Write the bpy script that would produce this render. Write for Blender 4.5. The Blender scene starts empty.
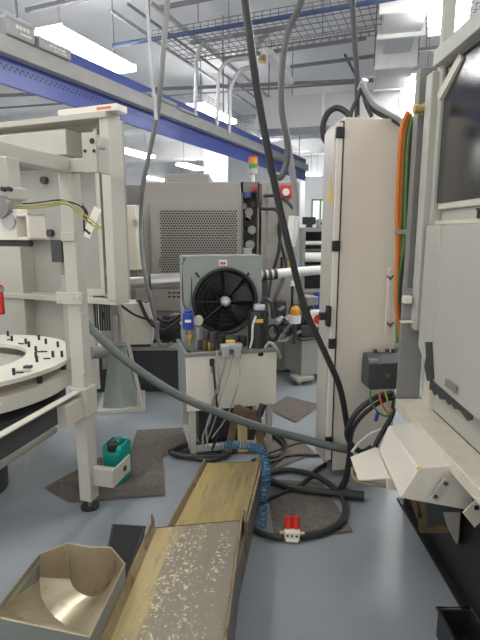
import bpy, bmesh, math, random
from mathutils import Vector, Matrix
random.seed(7)
S = bpy.context.scene
C = S.collection
R = math.radians
PITCH = R(10.5); FOC = 480.0; CAMZ = 1.5

# ---------- measuring helpers: a ray through a point of the 480x640 frame meets a real plane ----------
def ray(x, y):
    u = (x - 240) / FOC; v = (320 - y) / FOC
    return Vector((u, math.cos(PITCH) + v * math.sin(PITCH), -math.sin(PITCH) + v * math.cos(PITCH)))
O = Vector((0, 0, CAMZ))
def P(x, y, Y):
    d = ray(x, y); return O + d * (Y / d.y)
def Z(x, y, z=0.0):
    d = ray(x, y); return O + d * ((z - CAMZ) / d.z)
def X(x, y, X_):
    d = ray(x, y); return O + d * (X_ / d.x)

class Frame:
    def __init__(self, o, yaw=0.0):
        self.o = Vector(o); self.yaw = R(yaw)
        self.M = Matrix.Translation(self.o) @ Matrix.Rotation(self.yaw, 4, 'Z')
        self.ax = Vector((math.cos(self.yaw), math.sin(self.yaw), 0)); self.ay = Vector((-math.sin(self.yaw), math.cos(self.yaw), 0))
    def w(self, p): return self.M @ Vector(p)
    def hit(self, x, y, off=0.0):           # (a, z) on the plane local-y = off
        d = ray(x, y); t = (off - (O - self.o).dot(self.ay)) / d.dot(self.ay)
        p = O + d * t; return ((p - self.o).dot(self.ax), p.z - self.o.z)
    def hitx(self, x, y, a=0.0):            # (b, z) on the plane local-x = a
        d = ray(x, y); t = (a - (O - self.o).dot(self.ax)) / d.dot(self.ax)
        p = O + d * t; return ((p - self.o).dot(self.ay), p.z - self.o.z)

# ---------- materials ----------
def nt(name):
    m = bpy.data.materials.new(name); m.use_nodes = True
    n = m.node_tree; b = n.nodes['Principled BSDF']
    return m, n, b
def paint(name, col, rough=.5, metal=0.0, var=.08, scale=6.0, bump=0.0, spec=.5, coat=0.0):
    m, n, b = nt(name)
    tc = n.nodes.new('ShaderNodeTexCoord'); no = n.nodes.new('ShaderNodeTexNoise')
    no.inputs['Scale'].default_value = scale; no.inputs['Detail'].default_value = 5
    n.links.new(tc.outputs['Object'], no.inputs['Vector'])
    cr = n.nodes.new('ShaderNodeValToRGB')
    cr.color_ramp.elements[0].position = .3; cr.color_ramp.elements[1].position = .7
    cr.color_ramp.elements[0].color = (*[c * (1 - var) for c in col], 1)
    cr.color_ramp.elements[1].color = (*[min(1, c * (1 + var)) for c in col], 1)
    n.links.new(no.outputs['Fac'], cr.inputs['Fac']); n.links.new(cr.outputs['Color'], b.inputs['Base Color'])
    b.inputs['Roughness'].default_value = rough; b.inputs['Metallic'].default_value = metal
    b.inputs['Specular IOR Level'].default_value = spec; b.inputs['Coat Weight'].default_value = coat
    if bump:
        bp = n.nodes.new('ShaderNodeBump'); bp.inputs['Strength'].default_value = bump; bp.inputs['Distance'].default_value = .01
        n.links.new(no.outputs['Fac'], bp.inputs['Height']); n.links.new(bp.outputs['Normal'], b.inputs['Normal'])
    return m
def emit(name, col, st):
    m, n, b = nt(name)
    b.inputs['Base Color'].default_value = (*col, 1); b.inputs['Emission Color'].default_value = (*col, 1); b.inputs['Emission Strength'].default_value = st
    return m
def stained(name, base, stain, rust, scale, lo, hi, metal, rough, stretch=(1, 1, 1), speck=None):
    m, n, b = nt(name); L = n.links.new
    tc = n.nodes.new('ShaderNodeTexCoord'); mp = n.nodes.new('ShaderNodeMapping'); mp.inputs['Scale'].default_value = stretch
    L(tc.outputs['Object'], mp.inputs['Vector'])
    def noise(sc, det, p, q, src=mp):
        a = n.nodes.new('ShaderNodeTexNoise'); a.inputs['Scale'].default_value = sc; a.inputs['Detail'].default_value = det
        L(src.outputs[0] if src is mp else tc.outputs['Object'], a.inputs['Vector'])
        r = n.nodes.new('ShaderNodeMapRange'); r.inputs['From Min'].default_value = p; r.inputs['From Max'].default_value = q
        L(a.outputs['Fac'], r.inputs['Value']); return r.outputs['Result']
    def mix(a, c, f):
        x = n.nodes.new('ShaderNodeMix'); x.data_type = 'RGBA'
        if isinstance(a, tuple): x.inputs['A'].default_value = (*a, 1)
        else: L(a, x.inputs['A'])
        x.inputs['B'].default_value = (*c, 1); L(f, x.inputs['Factor']); return x.outputs['Result']
    c = mix(base, stain, noise(scale, 8, lo, hi))
    c = mix(c, rust, noise(scale * 2.3, 8, .60, .72))
    if speck: c = mix(c, speck, noise(38, 6, .585, .61, None))
    L(c, b.inputs['Base Color'])
    b.inputs['Metallic'].default_value = metal; b.inputs['Roughness'].default_value = rough
    return m

M = {}
M['cream'] = paint('cream_paint', (.53, .51, .445), .42, var=.04)
M['panelgrey'] = paint('panel_grey_paint', (.37, .365, .325), .45, var=.05)
M['white'] = paint('white_paint', (.82, .77, .68), .4, var=.03)
M['tablewhite'] = paint('table_white', (.68, .66, .58), .35, var=.04)
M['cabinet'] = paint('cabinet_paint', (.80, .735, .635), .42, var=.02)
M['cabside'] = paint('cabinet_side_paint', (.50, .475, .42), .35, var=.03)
M['machgrey'] = paint('machine_grey_paint', (.345, .325, .29), .45, var=.04)
M['machdark'] = paint('machine_dark_grey', (.20, .195, .18), .5, var=.06)
M['midgrey'] = paint('mid_grey_paint', (.25, .25, .235), .45)
M['sage'] = paint('sage_grey_paint', (.30, .34, .31), .45, var=.05)
M['right'] = paint('light_machine_paint', (.50, .497, .44), .38, var=.03)
M['rightcream'] = paint('ledge_paint', (.70, .66, .55), .45, var=.07, scale=14)
M['clutter'] = paint('oily_brown_metal', (.16, .12, .07), .4, metal=.5)
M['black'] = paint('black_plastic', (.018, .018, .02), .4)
M['hosegrey'] = paint('dark_grey_hose', (.10, .10, .10), .45)
M['rubber'] = paint('black_rubber', (.028, .029, .031), .45)
M['grubber'] = paint('grey_green_hose', (.115, .135, .125), .5)
M['conduit'] = paint('grey_conduit', (.27, .275, .275), .5)
M['dark'] = paint('dark_steel', (.055, .055, .06), .5)
M['bed'] = paint('machine_bed_black', (.05, .053, .06), .5, var=.2)
M['steel'] = paint('bare_steel', (.62, .60, .56), .28, metal=.9)
M['brass'] = paint('brass', (.58, .42, .17), .35, metal=.8)
M['ceiling'] = paint('ceiling_white', (.80, .80, .80), .8, var=.04, scale=1.5)
M['duct'] = paint('duct_grey_white', (.60, .60, .60), .7, var=.04, scale=1.5)
M['wall'] = paint('wall_white', (.74, .76, .78), .7, var=.04, scale=1.5)
M['blue'] = paint('blue_enamel', (.085, .12, .42), .3, var=.06, scale=2)
M['trunk'] = paint('trunking_grey', (.42, .42, .41), .5)
M['casegrey'] = paint('case_grey', (.40, .41, .39), .5)
M['galv'] = paint('galvanised', (.50, .50, .51), .45, metal=.5, var=.12)
M['wire'] = paint('wire_grey', (.22, .22, .23), .5)
M['bluecable'] = paint('blue_cable', (.05, .08, .17), .5)
M['lamp'] = emit('lamp_diffuser', (1, .985, .96), 16)
M['lampbody'] = emit('lamp_body', (.95, .95, .93), 2.0)  # housing and end caps given a glow of their own to brighten the ceiling
M['red'] = paint('red_plastic', (.62, .03, .025), .35)
M['teal'] = paint('teal_plastic', (.0, .30, .26), .35, var=.1)
M['orange'] = paint('orange_cable', (.72, .21, .035), .5)
M['green'] = paint('green_cable', (.10, .27, .09), .5)
M['yellowgreen'] = paint('yellow_green_wire', (.46, .42, .10), .5)
M['yellow'] = paint('yellow_plastic', (.80, .55, .06), .4)
M['amber'] = paint('amber_lens', (.72, .33, .03), .2)
M['bluefilter'] = paint('blue_filter', (.02, .06, .36), .35)
M['coilblue'] = paint('coil_hose_blue', (.04, .17, .32), .4)
M['mat'] = paint('mat_rubber', (.135, .115, .10), .8, var=.25, scale=40, bump=.4)
M['label'] = paint('label_white', (.8, .8, .78), .5)
M['rust'] = stained('rusty_steel', (.12, .085, .05), (.20, .14, .08), (.07, .04, .02), 9, .4, .65, .2, .6)
def tray_mat(name, grey, yellow, speck, slope, bias, band):
    m, n, b = nt(name); L = n.links.new
    tc = n.nodes.new('ShaderNodeTexCoord'); sep = n.nodes.new('ShaderNodeSeparateXYZ'); L(tc.outputs['Object'], sep.inputs[0])
    mp = n.nodes.new('ShaderNodeMapping'); mp.inputs['Scale'].default_value = (6, .8, 1); L(tc.outputs['Object'], mp.inputs['Vector'])
    def noise(sc, src, det=7):
        a = n.nodes.new('ShaderNodeTexNoise'); a.inputs['Scale'].default_value = sc; a.inputs['Detail'].default_value = det; L(src, a.inputs['Vector']); return a.outputs['Fac']
    def mth(op, a, c):
        x = n.nodes.new('ShaderNodeMath'); x.operation = op
        for k, q in enumerate((a, c)):
            if isinstance(q, (int, float)): x.inputs[k].default_value = q
            else: L(q, x.inputs[k])
        return x.outputs[0]
    def rng(v, p, q):
        r = n.nodes.new('ShaderNodeMapRange'); r.inputs['From Min'].default_value = p; r.inputs['From Max'].default_value = q; L(v, r.inputs['Value']); return r.outputs['Result']
    def mix(a, c, f):
        x = n.nodes.new('ShaderNodeMix'); x.data_type = 'RGBA'
        for k, q in (('A', a), ('B', c)):
            if isinstance(q, tuple): x.inputs[k].default_value = (*q, 1)
            else: L(q, x.inputs[k])
        L(f, x.inputs['Factor']); return x.outputs['Result']
    ln = noise(3.0, mp.outputs[0]); fine = noise(85, tc.outputs['Object'], 5)
    fld = mth('ADD', mth('MULTIPLY', sep.outputs['X'], -slope), ln)          # residue thins out towards the right edge
    c = mix(grey, yellow, rng(fld, .5 + bias, .66 + bias))
    c = mix(c, tuple(q * .72 for q in grey), rng(noise(5, mp.outputs[0]), .56, .75))
    near = mth('SUBTRACT', 1.0, mth('MULTIPLY', mth('ABSOLUTE', mth('SUBTRACT', fld, .48 + bias), 0), band))
    sp = rng(mth('ADD', fine, mth('MULTIPLY', near, .12)), .66, .70)
    c = mix(c, speck, sp)
    L(c, b.inputs['Base Color']); b.inputs['Metallic'].default_value = .25; b.inputs['Roughness'].default_value = .4
    return m
M['tray1'] = tray_mat('oily_tray_steel', (.275, .25, .20), (.50, .40, .20), (.66, .57, .36), 1.5, .04, 5.0)
M['tray2'] = tray_mat('oily_yellow_tray', (.33, .27, .15), (.47, .36, .15), (.50, .40, .19), 1.0, -.12, 9.0)
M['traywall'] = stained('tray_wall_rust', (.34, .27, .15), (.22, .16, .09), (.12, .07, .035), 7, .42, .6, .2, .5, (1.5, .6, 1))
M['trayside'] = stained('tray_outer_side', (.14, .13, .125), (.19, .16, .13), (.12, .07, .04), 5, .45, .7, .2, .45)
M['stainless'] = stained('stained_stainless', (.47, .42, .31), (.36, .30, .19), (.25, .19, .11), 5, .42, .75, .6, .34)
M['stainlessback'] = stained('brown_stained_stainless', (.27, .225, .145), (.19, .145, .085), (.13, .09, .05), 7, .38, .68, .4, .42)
M['hopperout'] = paint('hopper_outside', (.20, .215, .20), .45, metal=.2)

def floor_mat():
    m, n, b = nt('blue_grey_epoxy'); L = n.links.new
    tc = n.nodes.new('ShaderNodeTexCoord')
    a = n.nodes.new('ShaderNodeTexNoise'); a.inputs['Scale'].default_value = 1.6; a.inputs['Detail'].default_value = 6
    c = n.nodes.new('ShaderNodeTexNoise'); c.inputs['Scale'].default_value = 14; c.inputs['Detail'].default_value = 8
    L(tc.outputs['Object'], a.inputs['Vector']); L(tc.outputs['Object'], c.inputs['Vector'])
    r = n.nodes.new('ShaderNodeValToRGB'); r.color_ramp.elements[0].color = (.235, .262, .288, 1); r.color_ramp.elements[1].color = (.305, .332, .358, 1)
    r.color_ramp.elements[0].position = .3; r.color_ramp.elements[1].position = .7
    L(a.outputs['Fac'], r.inputs['Fac'])
    mr = n.nodes.new('ShaderNodeMapRange'); mr.inputs['From Min'].default_value = .66; mr.inputs['From Max'].default_value = .74; mr.inputs['To Max'].default_value = .55
    L(c.outputs['Fac'], mr.inputs['Value'])
    x = n.nodes.new('ShaderNodeMix'); x.data_type = 'RGBA'; x.inputs['B'].default_value = (.16, .17, .18, 1)
    L(mr.outputs['Result'], x.inputs['Factor']); L(r.outputs['Color'], x.inputs['A']); L(x.outputs['Result'], b.inputs['Base Color'])
    b.inputs['Roughness'].default_value = .33
    return m
M['floor'] = floor_mat()
def glass_dark():
    m, n, b = nt('smoked_window'); L = n.links.new
    tc = n.nodes.new('ShaderNodeTexCoord'); a = n.nodes.new('ShaderNodeTexNoise'); a.inputs['Scale'].default_value = 190; a.inputs['Detail'].default_value = 2
    L(tc.outputs['Object'], a.inputs['Vector'])
    bp = n.nodes.new('ShaderNodeBump'); bp.inputs['Strength'].default_value = .12; bp.inputs['Distance'].default_value = .002
    L(a.outputs['Fac'], bp.inputs['Height']); L(bp.outputs['Normal'], b.inputs['Normal'])
    b.inputs['Base Color'].default_value = (.03, .031, .033, 1); b.inputs['Roughness'].default_value = .03
    b.inputs['Specular IOR Level'].default_value = .8
    return m
M['glass'] = glass_dark()

# ---------- mesh builder ----------
FR = {}
class MB:
    def __init__(self, fr=None):
        self.bm = bmesh.new(); self.fr = fr; self.mi = 0
    def v(self, p):
        p = Vector(p)
        return self.bm.verts.new(self.fr.w(p) if self.fr else p)
    def f(self, vs):
        try:
            q = self.bm.faces.new(vs); q.material_index = self.mi; return q
        except ValueError: return None
    def box(self, x0, x1, y0, y1, z0, z1):
        if x0 > x1: x0, x1 = x1, x0
        if y0 > y1: y0, y1 = y1, y0
        if z0 > z1: z0, z1 = z1, z0
        return self.loft([(x0, y0, z0), (x1, y0, z0), (x1, y1, z0), (x0, y1, z0)], [(x0, y0, z1), (x1, y0, z1), (x1, y1, z1), (x0, y1, z1)])
    def loft(self, *loops, caps=True, closed=True):
        vs = [[self.v(p) for p in l] for l in loops]
        n = len(vs[0])
        for a, b in zip(vs, vs[1:]):
            for i in range(n if closed else n - 1):
                j = (i + 1) % n; self.f([a[i], a[j], b[j], b[i]])
        if caps and closed:
            self.f(list(reversed(vs[0]))); self.f(vs[-1])
        return self
    def extr(self, poly, d):
        d = Vector(d); return self.loft([Vector(p) for p in poly], [Vector(p) + d for p in poly])
    def slab(self, poly, t):                 # a flat outline with thickness along its own normal
        p = [Vector(q) for q in poly]
        nrm = (p[1] - p[0]).cross(p[2] - p[0]).normalized()
        return self.extr(p, nrm * t)
    def bar(self, p0, p1, w, h, up=(0, 0, 1)):
        p0 = Vector(p0); p1 = Vector(p1); d = (p1 - p0).normalized(); s = d.cross(Vector(up))
        if s.length < 1e-4: s = d.cross(Vector((0, 1, 0)))
        s.normalize(); u = s.cross(d)
        q = [s * (w / 2) + u * (h / 2), -s * (w / 2) + u * (h / 2), -s * (w / 2) - u * (h / 2), s * (w / 2) - u * (h / 2)]
        return self.loft([p0 + k for k in q], [p1 + k for k in q])
    def cyl(self, p0, p1, r0, r1=None, n=16):
        r1 = r0 if r1 is None else r1
        p0 = Vector(p0); p1 = Vector(p1); d = (p1 - p0).normalized()
        s = d.cross(Vector((0, 0, 1)) if abs(d.z) < .9 else Vector((1, 0, 0))).normalized(); u = s.cross(d)
        A = [2 * math.pi * i / n for i in range(n)]
        return self.loft([p0 + (s * math.cos(a) + u * math.sin(a)) * r0 for a in A], [p1 + (s * math.cos(a) + u * math.sin(a)) * r1 for a in A])
    def lathe(self, prof, c, axis=(0, 0, 1), n=24):
        c = Vector(c); d = Vector(axis).normalized()
        s = d.cross(Vector((0, 0, 1)) if abs(d.z) < .9 else Vector((1, 0, 0))).normalized(); u = s.cross(d)
        A = [2 * math.pi * i / n for i in range(n)]
        return self.loft(*[[c + d * h + (s * math.cos(a) + u * math.sin(a)) * r for a in A] for r, h in prof])
    def annulus(self, c, r0, r1, z0, z1, n=48):
        c = Vector(c); A = [2 * math.pi * i / n for i in range(n)]
        g = lambda r, z: [self.v(c + Vector((math.cos(a) * r, math.sin(a) * r, z))) for a in A]
        l = [g(r0, z0), g(r1, z0), g(r1, z1), g(r0, z1)]
        for k in range(4):
            a, b = l[k], l[(k + 1) % 4]
            for i in range(n):
                j = (i + 1) % n; self.f([a[i], a[j], b[j], b[i]])
        return self
    def tube(self, pts, r, n=10, sub=6, smooth=True):
        p = [Vector(q) for q in pts]
        if smooth and len(p) > 2:
            e = [p[0] * 2 - p[1]] + p + [p[-1] * 2 - p[-2]]; o = []
            for i in range(1, len(e) - 2):
                a, b, c, d = e[i - 1:i + 3]
                for k in range(sub):
                    t = k / sub
                    o.append(.5 * ((2 * b) + (c - a) * t + (2 * a - 5 * b + 4 * c - d) * t * t + (3 * b - a - 3 * c + d) * t ** 3))
            o.append(p[-1]); p = o
        T = [(p[min(i + 1, len(p) - 1)] - p[max(i - 1, 0)]).normalized() for i in range(len(p))]
        s = T[0].cross(Vector((0, 0, 1)))
        if s.length < 1e-3: s = T[0].cross(Vector((1, 0, 0)))
        s.normalize(); loops = []
        for q, t in zip(p, T):
            s = (s - t * s.dot(t)).normalized(); u = t.cross(s)
            loops.append([q + (s * math.cos(2 * math.pi * i / n) + u * math.sin(2 * math.pi * i / n)) * r for i in range(n)])
        return self.loft(*loops)
    def build(self, name, mat, parent=None, bev=0.0, smooth=True, label=None, cat=None, group=None, kind=None):
        bm = self.bm
        if name in ('inner_cone', 'back_curve'): bmesh.ops.remove_doubles(bm, verts=bm.verts, dist=1e-5)
        bmesh.ops.recalc_face_normals(bm, faces=bm.faces)
        me = bpy.data.meshes.new(name)
        if parent is not None:
            inv = FR[parent.name].inverted()
            bmesh.ops.transform(bm, matrix=inv, verts=bm.verts); mw = FR[parent.name]
        elif kind == 'structure':
            mw = Matrix.Identity(4)
        else:
            xs = [v.co.x for v in bm.verts]; ys = [v.co.y for v in bm.verts]; zs = [v.co.z for v in bm.verts]
            mw = Matrix.Translation(((min(xs) + max(xs)) / 2, (min(ys) + max(ys)) / 2, min(zs)))
            bmesh.ops.transform(bm, matrix=mw.inverted(), verts=bm.verts)
        bm.to_mesh(me); bm.free()
        for m in (mat if isinstance(mat, (list, tuple)) else [mat]): me.materials.append(M[m])
        if smooth:
            me.shade_smooth(); me.set_sharp_from_angle(angle=R(35))
        o = bpy.data.objects.new(name, me); C.objects.link(o)
        if parent is not None: o.parent = parent
        else: o.location = mw.translation
        FR[o.name] = mw
        if bev:
            b = o.modifiers.new('bevel', 'BEVEL'); b.width = bev; b.segments = 2; b.limit_method = 'ANGLE'; b.angle_limit = R(40)
        tag(o, label, cat, group, kind)
        return o
def tag(o, label=None, cat=None, group=None, kind=None):
    for k, v in (('label', label), ('category', cat), ('group', group), ('kind', kind)):
        if v: o[k] = v
    return o
def thing(name, label, cat, loc, yaw=0.0, group=None):
    o = bpy.data.objects.new(name, None); C.objects.link(o); o.empty_display_size = .1
    o.location = loc; o.rotation_euler = (0, 0, R(yaw))
    FR[o.name] = Matrix.Translation(Vector(loc)) @ Matrix.Rotation(R(yaw), 4, 'Z')
    return tag(o, label, cat, group)
def up(p): return Vector((p.x, p.y + .05, CEIL))          # where a hanging line leaves the ceiling
def hose(name, pts, r, mat, label, cat='hose', group=None, parent=None, n=10):
    if abs(pts[0].z - CEIL) < 1e-6:                       # straight rise to the ceiling, evenly graded so the sweep stays smooth
        q = pts[1]; k = int((CEIL - q.z) / .25)
        pts = [pts[0].lerp(q, i / (k + 1)) for i in range(k + 1)] + list(pts[1:])
    return MB().tube(pts, r, n).build(name, mat, parent, label=label, cat=cat, group=group)

ROOM = Frame((0, 0, 0), -22)         # the hall's own axes: local x across, local y into depth
def rs(p): p = Vector(p); return p.dot(ROOM.ax), p.dot(ROOM.ay), p.z

# =====================================================================  SETTING
CEIL = 4.8
MB(ROOM).box(-12, 9, -2.0, 22, -.1, 0).build('floor', 'floor', kind='structure', smooth=False)
MB(ROOM).box(-12, 9, -2.0, 22, CEIL, CEIL + .1).build('ceiling', 'ceiling', kind='structure', smooth=False)
MB(ROOM).box(-12, 9, 21.8, 22, 0, CEIL).build('wall_back', 'wall', kind='structure', smooth=False)
MB(ROOM).box(-12.2, -12, -2.0, 22, 0, CEIL).build('wall_left', 'wall', kind='structure', smooth=False)
MB(ROOM).box(9, 9.2, -2.0, 22, 0, CEIL).build('wall_right', 'wall', kind='structure', smooth=False)
for k, t in enumerate((11.4, 16.5)):
    MB(ROOM).box(-12, 9, t, t + .6, 4.15, CEIL).build('beam_%d' % (k + 1), 'ceiling', kind='structure', smooth=False)
c0 = P(204, 183, 11.0); c1 = P(228, 183, 11.0)
MB().box(c0.x, c1.x, 11, 11.5, 0, CEIL).build('column_1', 'wall', kind='structure', smooth=False)
# partition with a lit window far on the right
pY = 9.5
a = P(303, 300, pY).x; b = P(345, 300, pY).x
pw = MB()
w0 = P(311, 222, pY); w1 = P(327, 199, pY)
top = P(320, 176, pY).z
pw.box(a, w0.x, pY, pY + .1, 0, top); pw.box(w1.x, b + .6, pY, pY + .1, 0, top)
pw.box(w0.x, w1.x, pY, pY + .1, 0, w0.z); pw.box(w0.x, w1.x, pY, pY + .1, w1.z, top)
pw.build('wall_partition', 'wall', kind='structure', smooth=False)
wi = MB(); wi.box(w0.x, w1.x, pY + .06, pY + .07, w0.z, w1.z)
M['daylight'] = emit('daylight_pane', (.55, .72, .62), .9)
win = wi.build('window_1', 'daylight', kind='structure', smooth=False)
wf = MB(); xm = w0.x + (w1.x - w0.x) * .55
for xx in (w0.x, xm, w1.x - .03): wf.box(xx, xx + .03, pY - .01, pY + .05, w0.z, w1.z)
wf.box(w0.x, w1.x, pY - .01, pY + .05, w0.z, w0.z + .03); wf.box(w0.x, w1.x, pY - .01, pY + .05, w1.z - .03, w1.z)
wf.build('window_frame', 'midgrey', win)

# =====================================================================  CEILING SERVICES
LZ = 3.78
def lamp(p, label, length=1.5, width=.42, rods=True):
    s, t, z = rs(p)
    fr = Frame(ROOM.w((s, t, z)), -22)
    o = thing('strip_light', label, 'ceiling light', fr.o, -22, 'strip lights hung under the ceiling')
    m = MB(fr); m.box(-width / 2 + .02, width / 2 - .02, -length / 2, length / 2, .035, .09); m.build('lamp_body', 'lampbody', o, bev=.01)
    m = MB(fr)
    pr = [(-width / 2, .07), (-width / 2, .03), (-width / 2 + .03, .0), (width / 2 - .03, 0), (width / 2, .03), (width / 2, .07)]
    m.loft([(x, -length / 2, h) for x, h in pr], [(x, length / 2, h) for x, h in pr]); m.build('diffuser', 'lamp', o)
    for e in (-1, 1):
        m = MB(fr); m.box(-width / 2 - .004, width / 2 + .004, e * length / 2 - .012, e * length / 2 + .012, -.003, .095); m.build('end_cap', 'lampbody', o, bev=.004)
        if rods:
            m = MB(fr); m.cyl((0, e * length * .36, .09), (0, e * length * .36, CEIL - z), .008, n=6); m.build('suspension_rod', 'wire', o)
    return o
lamps = [((90, 56), LZ, 'large strip light glowing above the long blue girder, nearest the camera'),
         ((213, 117), LZ, 'glowing strip light at the far end of the grey trunking above the blue girder'),
         ((136, 155), LZ, 'glowing strip light just right of the cream enclosure, under the blue girder'),
         ((191, 168), LZ, 'small far strip light above the stepped top of the grey perforated machine'),
         ((449, 6), LZ, 'big bright strip light over the right-hand machine at the top edge'),
         ((425, 92), LZ, 'bright strip light half hidden behind the post of the right-hand machine'),
         ((152, 180), LZ, 'very far strip light peeping over the left shoulder of the grey machine'),
         ((264, 147), LZ, 'far strip light at the right end of the blue girder beside the black hose'),
         ((291, 161), LZ, 'far strip light right of the grey hanging conduit'),
         ((314, 177), LZ, 'farthest small strip light just left of the tall cream cabinet')]
for q_, lb in (((-5.1, 15.3, LZ), 'distant strip light over the left of the hall hidden behind the enclosure, nearer one'), ((-6.6, 18.9, LZ), 'distant strip light over the left of the hall hidden behind the enclosure, farther one')): lamp(q_, lb)
for (x, y), z, lb in lamps: lamp(Z(x, y, z), lb)
# unseen lamps of the same kind, added as fill light for the hall
for s, t in ((-2.6, .9), (2.4, -1.0), (-5.2, 3.0), (4.6, 3.2), (.4, 4.0) , (-7.4, 3.6), (4.4, 9.5)):
    lamp(ROOM.w((s, t, LZ + .15)), 'unseen strip light added as fill over the near end of the hall', 1.5, .42)

# blue girder with trunking and cases
ga = Z(0, 83, 2.7); gb = Z(250, 163, 2.7)
gy = math.degrees(math.atan2(-(gb.x - ga.x), gb.y - ga.y))
GF = Frame((ga.x, ga.y, 0), gy)             # local y runs along the girder
g = thing('blue_girder', 'long blue enamelled girder running diagonally under the ceiling', 'girder', (ga.x, ga.y, 2.7), gy)
m = MB(GF); y0, y1 = -2.2, 8.6
m.box(-.03, 0, y0, y1, 2.7, 3.17); m.box(-.16, .0, y0, y1, 3.17, 3.20)
m.build('web', 'blue', g, bev=.004)
m = MB(GF)
for i in range(70):
    for dz in (0, .026):
        yy = -.5 + i * .055 + (.027 if dz else 0); m.cyl((0.001, yy, 2.83 + dz), (.003, yy, 2.83 + dz), .009, n=6)
m.build('perforation_row', 'black', g)
for i in range(5):
    yy = .3 + i * 2.0; MB(GF).cyl((-.08, yy, 3.2), (-.08, yy, CEIL), .012, n=6).build('hanger_rod', 'wire', g)
tr = MB(GF); tr.box(.005, .10, y0, 8.5, 2.915, 3.055); tr.build('cable_trunking', 'trunk', bev=.004, label='grey cable trunking running along the front of the blue girder', cat='cable trunking')
def case(px0, px1, ytop, ybot, lb, name='equipment_case'):
    b0, z0 = GF.hitx(px0, ybot, .10); b1, _ = GF.hitx(px1, ybot, .10)
    _, zt = GF.hitx(px0, ytop, .10)
    z0 = 3.057
    o = thing(name, lb, 'case', GF.w((.05, (b0 + b1) / 2, z0)), gy)
    m = MB(GF); m.box(-.0, .13, b0, b1, z0, zt); m.build('body', 'casegrey', o, bev=.008)
    m = MB(GF); m.box(.0, .135, b0 - .004, b1 + .004, zt - .03, zt); m.build('lid', 'trunk', o, bev=.004)
    m = MB(GF)
    n = 4; w = (b1 - b0) * .1
    for i in range(n): m.box(.13, .133, b0 + (b1 - b0) * (.3 + .13 * i), b0 + (b1 - b0) * (.3 + .13 * i) + w, z0 + (zt - z0) * .46, z0 + (zt - z0) * .66)
    m.box(.13, .133, b0 + (b1 - b0) * .45, b0 + (b1 - b0) * .85, z0 + (zt - z0) * .22, z0 + (zt - z0) * .32)
    m.build('marking', 'label', o)
case(6, 33, 15, 45, 'grey equipment case on the trunking at the left edge of the ceiling')
case(38, 69, 37, 60, 'grey equipment case on the trunking in front of the big strip light')
case(148, 175, 92, 112, 'small grey case farther along the trunking behind the grey conduits')
case(178, 196, 107, 122, 'smallest grey case at the far end of the trunking beside the far lamp')
# beige unistrut rail beside the girder (upper left)
ra = Z(-30, -6, 4.0); rb = Z(150, 96, 4.0)
MB().bar(ra, rb, .06, .06).build('ceiling_strut', 'trunk', label='pale strut rail above the blue girder at upper left', cat='rail')
# wire mesh trays
def wire_tray(fr_o, yaw, ln, w, label, nx, ny, depth=.1):
    fr = Frame(fr_o, yaw)
    o = thing('wire_cable_tray', label, 'cable tray', fr_o, yaw, 'wire mesh cable trays')
    m = MB(fr)
    for i in range(nx + 1):
        x = ln * i / nx; m.tube([(x, 0, depth), (x, 0, 0), (x, w, 0), (x, w, depth)], .006, 5, smooth=False)
    for j in range(ny + 1): m.cyl((0, w * j / ny, 0), (ln, w * j / ny, 0), .006, n=5)
    for yy in (0, w):
        for h in (depth / 2, depth): m.cyl((0, yy, h), (ln, yy, h), .006, n=5)
    m.build('mesh_basket', 'wire', o)
    for i in range(3):
        x = ln * (i + .5) / 3
        for yy in (0, w): MB(fr).cyl((x, yy, depth), (x, yy, CEIL - fr_o[2]), .007, n=5).build('hanger_rod', 'wire', o)
    return fr, o
wt, wo = wire_tray(Z(152, 39, 4.05), -22, 4.2, 1.0, 'wire mesh cable tray crossing the ceiling from the conduits to the right', 40, 6)
m = MB(wt); m.tube([(-.6, -.05, -.02), (2, -.05, -.03), (4, -.05, -.02), (5.2, -.05, -.02)], .03, 8)
m.build('cable_bundle', 'bluecable', label='dark blue cable bundle tied under the front of the wire mesh tray', cat='cable')
wire_tray(Z(205, 100, 4.05), 68, 0.0 + 7.0, .5, 'wire mesh cable tray running into depth above the three bent conduits', 40, 4)
# trunking rails across ceiling
def cross_rail(p, ln, label, mat='wire', r=.03, yaw=-22):
    fr = Frame(p, yaw); m = MB(fr); m.box(0, ln, 0, .05, 0, .05)
    m.build('ceiling_rail', mat, bev=.004, label=label, cat='rail', group='strut rails across the ceiling')
cross_rail(Z(25, 12, 4.15), 1.5, 'dark strut rail across the ceiling at the top left corner')
cross_rail(Z(190, 44, 4.2), 1.6, 'short grey strut rail above the bent conduits')
cross_rail(Z(222, 60, 4.25), 2.3, 'grey strut rail behind the first strut rail, by the white pipe drop')
cross_rail(Z(290, 68, 4.3), 5.0, 'long thin strut rail behind the two ceiling hoses')
cross_rail(Z(155, 10, 4.45), 2.0, 'strut rail high above the wire mesh tray')
def long_pipe(p, ln, r, mat, label, yaw=68):
    fr = Frame(p, yaw); m = MB(fr); m.cyl((0, 0, 0), (ln, 0, 0), r, n=8); m.build('ceiling_pipe', mat, label=label, cat='pipe', group='pipes along the ceiling')
long_pipe(Z(110, 10, 4.3), 9, .03, 'galv', 'thin pipe along the ceiling right of the large strip light')
long_pipe(Z(128, 4, 4.3), 9, .02, 'wire', 'thin dark pipe along the ceiling next to the wire mesh tray')
long_pipe(Z(150, 2, 4.4), 10, .035, 'galv', 'grey pipe along the ceiling passing under the wire mesh tray')
long_pipe(Z(345, 55, 4.5), 5, .025, 'bluecable', 'dark blue pipe along the ceiling left of the air duct', 68)
long_pipe(Z(-10, 96, 4.0), 9, .03, 'wire', 'dark pipe below the blue girder over the cream enclosure', -8)
long_pipe(Z(0, 108, 4.2), 9, .02, 'wire', 'thin dark pipe below the blue girder just above the enclosure', -14)
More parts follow.
